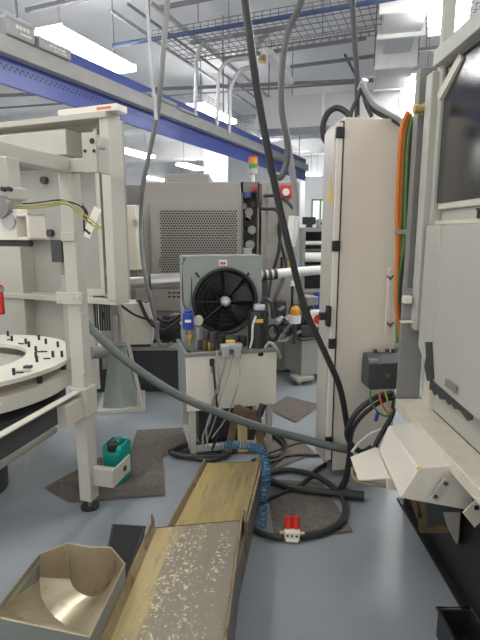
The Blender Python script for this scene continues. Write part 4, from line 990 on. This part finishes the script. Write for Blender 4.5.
# =====================================================================  HOPPER AND BLACK PAN
hz = .33
rim = [Z(x, y, hz) for x, y in ((-9, 616), (39, 554), (68, 543), (90, 547), (111, 547.5), (125, 564), (90, 637))]
hp = thing('steel_hopper', 'faceted stainless chip hopper standing on the floor at bottom left', 'hopper', ((rim[0] + rim[5]) / 2).xy.to_3d())
cen = sum(rim, Vector()) / len(rim)
ins = [cen + (p - cen) * .985 for p in rim]
m = MB(); low = [Vector((cen.x + (p.x - cen.x) * 1.0, cen.y + (p.y - cen.y) * 1.0, .0)) for p in rim]
m.loft(low, rim, [Vector((p.x, p.y, hz)) for p in ins], [Vector((p.x, p.y, hz - .02)) for p in ins], caps=False); m.build('outer_shell', 'hopperout', hp)
def poly(m, pts): m.f([m.v(p) for p in pts])
Aarc = [Z(39, 577, .24), Z(41, 596, .185), Z(47, 608, .16), Z(55, 617, .145), Z(66, 626, .14), Z(76, 631, .16), Z(88, 635, .30)]
Barc = [Z(70, 579, .225), Z(72.5, 586, .20), Z(77, 591, .185), Z(84, 595, .175), Z(92, 597, .17), Z(101, 595, .178), Z(109, 585, .215)]
m = MB(); poly(m, [ins[0], ins[1], Aarc[0]])
for i in range(6): poly(m, [ins[0], Aarc[i], Aarc[i + 1]])
poly(m, [ins[0], Aarc[6], ins[6]]); m.build('left_panel', 'stainless', hp)
m = MB()
for i in range(6):
    for k in range(1): poly(m, [Aarc[i], Aarc[i + 1], Barc[i + 1], Barc[i]])
poly(m, [Aarc[6], ins[6], ins[5], Barc[6]]); m.build('inner_cone', 'stainless', hp)
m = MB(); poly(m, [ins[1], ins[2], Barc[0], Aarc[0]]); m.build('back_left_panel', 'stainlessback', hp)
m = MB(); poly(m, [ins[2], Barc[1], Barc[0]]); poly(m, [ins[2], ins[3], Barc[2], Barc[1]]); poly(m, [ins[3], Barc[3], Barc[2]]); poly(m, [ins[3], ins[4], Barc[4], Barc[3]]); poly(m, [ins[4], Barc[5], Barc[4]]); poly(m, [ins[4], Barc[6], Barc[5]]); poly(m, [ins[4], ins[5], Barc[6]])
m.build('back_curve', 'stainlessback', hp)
m = MB(); m.tube([p + Vector((0, 0, .0)) for p in rim + rim[:1]], .003, 6, smooth=False); m.build('rim', 'stainless', hp)
# black pan
zp_ = .14
bpn = thing('black_pan', 'black steel pan between the stainless hopper and the front tray', 'pan', Z(118, 560, 0))
pc_ = [Z(x, y, zp_) for x, y in ((113, 525), (145, 527), (116, 610), (96, 610))]
pc_ = [pc_[0], pc_[1], pc_[1] + (pc_[2] - pc_[1]), pc_[0] + (pc_[3] - pc_[0])]
m = MB(); m.loft([Vector((p.x, p.y, .0)) for p in pc_], pc_); m.build('body', 'black', bpn, bev=.006)
m = MB(); m.tube(pc_ + pc_[:1], .006, 6, smooth=False); m.build('rim', 'dark', bpn)

# =====================================================================  TALL CABINET
KX = P(345, 117, 2.75); KB = Frame((KX.x, 2.75, 0), 8)
kz = KX.z; kw = KB.hit(412, 120)[0]; kd = .19
cab = thing('tall_cabinet', 'tall cream electrical cabinet standing in the middle right', 'cabinet', KB.w((kw / 2, kd / 2, 0)), 8)
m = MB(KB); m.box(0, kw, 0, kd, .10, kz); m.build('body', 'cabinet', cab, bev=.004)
m = MB(KB); m.box(-.02, 0, 0, kd, .10, kz - .02); m.build('door_frame', 'dark', cab)
m = MB(KB); m.loft([(-.052, .004, .10), (-.022, .004, .10), (-.022, kd, .10), (-.052, kd, .10)], [(-.052, .004, kz - .06), (-.022, .004, kz - .01), (-.022, kd, kz - .01), (-.052, kd, kz - .06)])
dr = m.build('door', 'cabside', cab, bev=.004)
m = MB(KB); m.box(-.045, -.012, -.012, .004, .12, kz - .03); m.build('door_edge', 'white', cab, bev=.003)
for y in (133, 246, 343, 440):
    z_ = KB.hit(338, y)[1]; m = MB(KB); m.box(-.05, -.005, -.022, .004, z_ - .03, z_ + .03); m.build('hinge', 'black', cab, bev=.004)
m = MB(KB); m.box(.01, kw - .02, .01, kd - .02, 0, .10); m.build('plinth', 'midgrey', cab)
m = MB(KB); m.box(.0, .09, -.015, .0, .05, .17); m.build('corner_bracket', 'cabinet', cab, bev=.003)
b0, z_ = KB.hitx(333, 197, -.0535); b1, z2 = KB.hitx(329, 185, -.0535)
bm_ = KB.hitx(331, 190, -.0535)
m = MB(KB); m.extr([(-.0535, bm_[0] + .035, bm_[1] - .07), (-.0535, bm_[0] - .035, bm_[1] - .07), (-.0535, bm_[0], bm_[1] + .07)], (-.002, 0, 0)); m.build('warning_triangle', 'yellow', dr)
m = MB(KB); b_, z_ = KB.hitx(330, 316, -.053); m.box(-.075, -.052, b_ - .025, b_ + .025, z_ - .06, z_ + .06); m.build('door_handle', 'black', dr, bev=.006)
m = MB(KB); m.box(-.115, -.075, b_ - .02, b_ + .02, z_ - .02, z_ + .02); m.build('handle_shaft', 'black', dr)
# side strip plate with wing bolts on the right of the cabinet face
q = bx(385, 393, 268, 336, -.012, .012, KB); sp = MB(KB).box(*q).build('cover_strip', 'cabinet', cab, bev=.003)
for y in (277.5, 324):
    a_, z_ = KB.hit(389.5, y, -.012)
    m = MB(KB); m.tube([(a_ - .02, -.02, z_ + .01), (a_, -.025, z_ - .004), (a_ + .02, -.02, z_ + .01)], .005, 6); m.cyl((a_, -.012, z_), (a_, -.03, z_ - .012), .005); m.build('wing_bolt', 'dark', sp)
# red indicator in pale box hanging at left of the cabinet
lb_ = P(317.5, 319, 2.95); rl = thing('emergency_stop', 'pale box with a red stop button left of the tall cabinet', 'switch', lb_)
m = MB(); m.box(lb_.x - .04, lb_.x + .045, 2.95, 3.02, lb_.z - .055, lb_.z + .05); m.build('box', 'label', rl, bev=.01)
m = MB(); m.cyl((lb_.x + .005, 2.93, lb_.z), (lb_.x + .005, 2.95, lb_.z), .03, .03); m.build('red_button', 'red', rl, bev=.005)
m = MB(); m.bar((lb_.x + .04, 2.98, lb_.z + .02), KB.w((-.06, b_, z_ * 0 + lb_.z + .02)), .02, .02); m.build('bracket', 'dark', rl)
p = P(304, 362, 4.3); 
# cables over the top
hose('cabinet_cable', [P(362, 84, 2.9), P(366, 92, 2.88), P(374, 104, 2.85), P(386, 112, 2.8), P(401, 121, 2.72), P(404, 132, 2.68)], .014, 'conduit', 'grey armoured cable arching over the tall cabinet, front one', 'cable')
hose('cabinet_cable', [P(362, 90, 2.95), P(368, 104, 2.93), P(378, 113, 2.88), P(392, 119, 2.8), P(402, 125, 2.74)], .014, 'rubber', 'black cable arching over the tall cabinet behind the armoured one', 'cable')
hose('cabinet_cable', [P(362, 86, 2.92), P(358, 97, 2.9), P(352, 110, 2.9), P(350, 119, 2.88)], .012, 'dark', 'dark cable from the cable knot down to the cabinet top, left', 'cable')
hose('cabinet_cable', [P(363, 90, 2.92), P(366, 104, 2.9), P(372, 117, 2.9)], .012, 'dark', 'dark cable from the cable knot down to the cabinet top, right', 'cable')
hose('cabinet_cable', [P(350, 117, 2.95), P(346, 112, 2.97), P(337, 108, 3.0), P(328, 113, 3.0), P(323, 125, 3.0), P(324, 137, 3.0), P(328, 144, 2.99)], .018, 'rubber', 'black cable loop bulging out at the left top corner of the cabinet', 'cable')
m = MB(); m.cyl(P(360, 84, 2.93), P(366, 86, 2.93), .035); m.build('cable_clamp', 'galv', label='pale cable clamp above the tall cabinet where cables meet', cat='clamp')
# orange and green bundle
for k, (pts, r, mt, lb) in enumerate((
    ([(408, 112), (402, 128), (399, 160), (397, 210), (397, 255), (396, 300), (399, 330), (401, 352)], .011, 'orange', 'orange cable running down the right edge of the tall cabinet, left strand'),
    ([(410, 114), (405, 130), (402, 165), (400, 210), (399, 250), (396, 285), (400, 325), (402, 352)], .010, 'orange', 'orange cable running down beside the cabinet, right strand'),
    ([(411, 115), (407, 135), (404, 170), (403, 210), (401, 240), (398, 265), (397, 300), (397, 352)], .009, 'green', 'green cable beside the orange cables, left strand'),
    ([(412, 117), (408, 140), (406, 180), (405, 220), (404, 245), (399, 275), (397, 310), (398, 352)], .008, 'green', 'green cable beside the orange cables, right strand'),
    ([(413, 118), (410, 150), (408, 200), (406, 245), (401, 280), (400, 310), (398, 352)], .010, 'dark', 'dark grey cable beside the green cables'))):
    hose('bundled_cable', [P(x, y, 2.58 + .012 * (k % 3)) for x, y in pts], r, mt, lb, 'cable', 'cables down the right edge of the tall cabinet', n=8)
for y, lb in ((232, 'pale cable tie around the orange cables at mid height'), (346, 'pale cable tie low on the orange cables above the dark control box')):
    m = MB(); a_ = P(396, y, 2.55); b_2 = P(407, y, 2.55); m.box(a_.x - .01, b_2.x, 2.545, 2.565, a_.z - .012, a_.z + .012); m.build('cable_tie', 'panelgrey', bev=.003, label=lb, cat='cable tie')
# dark control box
cbx = Frame((0, 2.54, 0), 6)
q = bx(367.5, 407, 363, 390, 0, .12, cbx)
cx_ = thing('dark_control_box', 'dark grey control box with a warning triangle on the tall cabinet', 'control box', cbx.w(((q[0] + q[1]) / 2, .06, q[4])), 6)
m = MB(cbx); m.loft([(q[0] + .015, 0, q[4]), (q[1], 0, q[4]), (q[1], .11, q[4]), (q[0] + .015, .11, q[4])], [(q[0], 0, q[4] + .02), (q[1], 0, q[4] + .02), (q[1], .11, q[4] + .02), (q[0], .11, q[4] + .02)], [(q[0], 0, q[5]), (q[1], 0, q[5]), (q[1], .11, q[5]), (q[0], .11, q[5])], [(q[0] + .005, .05, q[5] + .04), (q[1], .05, q[5] + .04), (q[1], .11, q[5] + .04), (q[0] + .005, .11, q[5] + .04)])
m.build('housing', 'midgrey', cx_, bev=.003)
cx_.children[0].data.materials[0] = paint('slate_plastic', (.075, .08, .085), .5); 
a_, z_ = cbx.hit(387.5, 376); m = MB(cbx); m.extr([(a_ - .018, -.001, z_ + .014), (a_ + .018, -.001, z_ + .014), (a_, -.001, z_ - .016)], (0, -.002, 0)); m.build('warning_triangle', 'brass', cx_)
m = MB(cbx); q2 = bx(369, 379, 359, 363.5, .015, .004, cbx); m.box(q2[0], q2[1], .01, .03, q2[4] - .004, q2[5]); m.build('rating_label', 'galv', cx_)
for x in (375, 387, 393):
    a_, z_ = cbx.hit(x, 357, .1); m = MB(cbx); m.cyl((a_, .1, q[5] + .04), (a_, .1, q[5] + .058), .012, n=12); m.build('top_gland', 'dark', cx_)
for k, (x, mt, pts) in enumerate(((370, 'green', [(370, 390), (371, 401), (378, 412), (386, 416), (392, 412)]), (379, 'orange', [(379, 391), (381, 402), (386, 411), (391, 415)]), (384, 'yellowgreen', [(385, 391), (388, 402), (392, 411)]))):
    hose('box_wire', [P(px, py, 2.5) for px, py in pts], .006, mt, ('green wire curling under the dark control box', 'orange wire curling under the dark control box', 'yellow wire curling under the dark control box')[k], 'wire', n=6)
m = MB(); m.cyl(P(378, 412, 2.46), P(375.5, 421, 2.46), .010); m.build('blue_plug', 'bluefilter', label='small blue plug dangling under the dark control box', cat='plug')

# =====================================================================  RIGHT MACHINE
rm = thing('right_machine', 'big pale grey machine with a smoked window at the right edge', 'machine', (1.3, 1.9, 0))
def bxx(x0, x1, y0, y1, z0, z1, name, mt, bev=.004, par=None): return MB().box(x0, x1, y0, y1, z0, z1).build(name, mt, par or rm, bev=bev)
NEAR = .55
zs_ = X(480, 490, .80).z                         # ledge height
bxx(.80, .93, NEAR, 2.36, zs_ - .03, zs_, 'ledge', 'rightcream')
bxx(.80, .81, NEAR, 2.36, zs_ - .055, zs_ - .03, 'ledge_lip', 'rightcream')
bxx(.93, 1.9, NEAR, 2.36, zs_, 1.5, 'lower_body', 'right')
pzb = X(456, 403, .88).z; pzt = X(460, 224, .88).z
bxx(.88, .93, NEAR, 2.14, pzb, pzt, 'front_panel', 'right', .006)
m = MB(); m.loft([(.88, 2.145, pzb + .02), (.93, 2.145, pzb + .02), (.93, 2.28, pzb + .14), (.868, 2.28, pzb + .14)], [(.88, 2.145, pzt), (.93, 2.145, pzt), (.93, 2.28, pzt), (.868, 2.28, pzt)]); m.build('bevel_panel', 'right', rm, bev=.004)
bxx(.90, .96, NEAR, 2.28, pzt, pzt + .02, 'panel_cap', 'rightcream')
bxx(.855, .93, 2.30, 2.37, 1.02, 2.20, 'post', 'right', .006)
bxx(.885, .935, 2.262, 2.298, pzt, 2.25, 'inner_post', 'right', .005)
bxx(.815, .93, 2.375, 2.40, zs_ - .02, 1.22, 'side_plate', 'rightcream')
bxx(.85, 1.3, 2.44, 2.50, 1.15, 2.26, 'rear_panel', 'midgrey')
rm.children[-1].data.materials[0] = paint('dove_grey', (.26, .26, .255), .45)
bxx(.805, .845, 2.33, 2.372, X(410, 306, .81).z, X(410, 298, .81).z, 'bracket', 'white')
bxx(.80, .88, 2.33, 2.372, X(405, 322, .81).z - .01, X(405, 322, .81).z, 'bracket', 'white')
# window bay
wz = X(455, 200.5, .90).z
bxx(.905, .93, NEAR, 2.255, wz - .03, wz - .0, 'window_rail', 'rightcream')
bxx(.925, 1.9, NEAR, 2.255, 1.5, wz - .03, 'body_shelf', 'right')
bxx(.90, .91, NEAR, 2.26, wz - .0, 2.20, 'window_pane', 'glass', 0)
bxx(.93, 1.9, NEAR, 2.255, wz - .03, 2.20, 'interior', 'black', 0)
bxx(.89, 1.02, NEAR, 2.255, 2.20, 2.28, 'window_header', 'midgrey')
m = MB(); m.cyl((.905, 1.85, pzt + .02), (.905, 1.85, pzt + .05), .012); m.cyl((.905, 1.85, pzt + .05), (.905, 1.85, pzt + .057), .017); m.build('knob', 'black', rm)
# top beam + mast
zt_ = X(425, 76, .865).z
bxx(.855, .915, NEAR - .2, 2.30, zt_ - .0, zt_ + .07, 'top_beam', 'right')
bxx(.90, .95, 2.32, 2.36, 2.2, 3.6, 'mast', 'right')
m = MB(); m.cyl(P(414, 109, 2.40), P(448, 109, 2.40), .022, n=14); m.build('brass_pipe', 'brass', rm)
m = MB(); m.cyl((.86, 2.40, P(420, 109, 2.4).z), (.885, 2.40, P(420, 109, 2.4).z), .028, n=14); m.build('pipe_union', 'brass', rm)
m = MB(); m.bar(P(441, 98, 2.28), P(464, 56, 2.1), .03, .04); m.build('strut', 'rightcream', rm)
# torn gasket
m = MB(); pts = [X(425, 342, .872), X(431, 342, .872), X(432, 362, .872), X(433, 379, .872), X(427, 381, .872), X(424, 366, .872), X(426, 356, .872)]
m.slab(pts, .006); m.build('torn_gasket', 'dark', rm)
yl = 2.13; pr = []
n_ = 14
for i in range(n_ + 1):
    yy = yl - (yl - 1.72) * i / n_; pr.append((.877, yy, pzb - (.022 + random.random() * .035) * (1 - .4 * i / n_)))
m = MB(); tp = [(.877, yl, pzb + .02), (.877, 1.72, pzb + .004)]
m.loft([Vector(p) for p in [tp[0]] + pr + [tp[1]]], [Vector(p) + Vector((.006, 0, 0)) for p in [tp[0]] + pr + [tp[1]]]); m.build('torn_gasket', 'dark', rm)
p = X(452, 386, .876); m = MB(); m.bar((.872, p.y + .05, p.z), (.872, p.y - .05, p.z), .012, .03); m.build('latch', 'midgrey', rm, bev=.003)
bxx(.905, .935, 2.19, 2.27, zs_, pzb + .14, 'corner_rib', 'rightcream')
# black base box and flange standing in for the deep shade under the machine
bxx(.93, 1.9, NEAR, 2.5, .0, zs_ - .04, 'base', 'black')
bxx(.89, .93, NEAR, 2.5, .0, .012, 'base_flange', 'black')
# chute hood
zc = .62
A0, A1, A2, A3 = Z(388, 426, zc), Z(416, 419, zc), Z(454, 463, zc), Z(419, 468, zc)
B0, B3 = Vector((A0.x - .035, A0.y, zc - .115)), P(400, 498, A3.y)
chd = thing('chute_hood', 'white sheet metal chute hood jutting from the ledge of the right machine', 'chute', (A3.x + .1, (A0.y + A3.y) / 2, 0))
B2 = P(440, 511, A3.y + .02); B1 = Vector((B2.x, A1.y, B2.z))
A1.x = A2.x = .925; B1.x = B2.x = .90
m = MB(); m.loft([B0, B1, B2, B3], [A0, A1, A2, A3]); m.build('hood', 'white', chd, bev=.004)
zf = B0.z - .01
F = [Z(350, 457, zf - .03), Z(375, 447, zf), Z(387, 478, zf), Z(358, 480, zf - .03)]
m = MB(); m.loft([p - Vector((-.02, 0, .006)) for p in F], F); m.build('flap', 'white', chd, bev=.002)
G = [F[1] + Vector((0, 0, .0)), Z(398, 460, zf - .01), Z(406, 481, zf - .02), F[2]]
m = MB(); m.loft([p - Vector((0, 0, .05)) for p in G], [p + Vector((0, 0, -.002)) for p in G]); m.build('flap_side', 'white', chd, bev=.002)
m = MB(); m.tube([P(352, 468, 2.0), P(354, 478, 1.95), P(365, 483, 1.9), P(385, 486, 1.85)], .007, 6); m.build('rubber_edge', 'traywall', chd)
m = MB(); m.bar(P(447, 480, 1.66), P(434, 500, 1.66), .03, .006, up=(0, 1, 0)); m.build('strap', 'right', chd)
for x, y in ((446, 484), (436, 497)):
    m = MB(); p = P(x, y, 1.652); m.cyl(p, p + Vector((0, .01, 0)), .008, n=8); m.build('screw', 'dark', chd)
m = MB(); m.cyl(P(419, 469, 1.66) , P(420, 469, 1.70), .009, n=10); m.build('rivet', 'brass', chd)
m = MB(); m.slab([P(462, 512, 1.63), P(474, 527, 1.63), P(492, 510, 1.63), P(480, 494, 1.63)], .006); bkt = m.build('bracket_plate', 'rightcream', chd, bev=.002)
m = MB(); p = P(477, 508, 1.62); m.cyl(p, p + Vector((0, .02, 0)), .010, n=8); m.build('bolt', 'black', bkt)
m = MB(); m.loft(*[[P(x0, y, 1.78), P(x1, y, 1.78), P(x1, y, 1.86), P(x0, y, 1.86)] for y, x0, x1 in ((512, 443, 461), (526, 447, 460), (540, 454, 459), (544, 456, 458))]); m.build('drip_cup', 'machgrey', chd, bev=.004)
for (x0, y0_, x1, y1_, w) in ((413, 497, 420, 518, .025), (421, 498, 423, 530, .035)):
    m = MB(); m.bar(P(x0, y0_, 1.80), P(x1, y1_, 1.80), w, .006, up=(0, 1, 0)); m.build('rusty_strip', 'rust', chd)
m = MB(); m.bar(P(420, 529, 1.80), P(448, 529, 1.80), .01, .03); m.build('rusty_crossbar', 'rust', chd)
# black bin at bottom right
bb0 = Z(437, 607, .12)
bin_ = thing('black_bin', 'black plastic bin on the floor at the bottom right corner', 'bin', (bb0.x + .06, bb0.y - .2, 0))
m = MB(); x0, x1, y1 = bb0.x, .862, bb0.y; y0 = .9
m.box(x0 + .004, x0 + .012, y0, y1 - .004, .0, .115); m.box(x1 - .012, x1 - .004, y0, y1 - .004, 0, .115); m.box(x0 + .012, x1 - .012, y1 - .012, y1 - .004, 0, .115); m.box(x0 + .012, x1 - .012, y0, y0 + .008, 0, .115); m.box(x0 + .012, x1 - .012, y0 + .008, y1 - .012, 0, .01); m.build('body', 'black', bin_)
m = MB(); m.tube([(x0, y0, .118), (x0, y1, .118), (x1, y1, .118), (x1, y0, .118), (x0, y0, .118)], .006, 6, smooth=False); m.build('rim', 'rubber', bin_)

# =====================================================================  CAMERA, WORLD, VIEW
cam = bpy.data.cameras.new('camera'); co = bpy.data.objects.new('camera', cam); C.objects.link(co)
cam.sensor_fit = 'VERTICAL'; cam.sensor_height = 36; cam.lens = 36 * FOC / 640
co.location = O; co.rotation_euler = (R(90) - PITCH, 0, 0); cam.clip_start = .05
S.camera = co
w = bpy.data.worlds.new('hall_ambient'); S.world = w; w.use_nodes = True
w.node_tree.nodes['Background'].inputs['Color'].default_value = (1, .98, .95, 1); w.node_tree.nodes['Background'].inputs['Strength'].default_value = .62
S.view_settings.view_transform = 'Standard'; S.view_settings.look = 'None'; S.view_settings.gamma = 1; S.view_settings.use_curve_mapping = False
S.view_settings.exposure = 0.68
try:
    S.cycles.max_bounces = 8; S.cycles.use_denoising = True
except Exception: pass
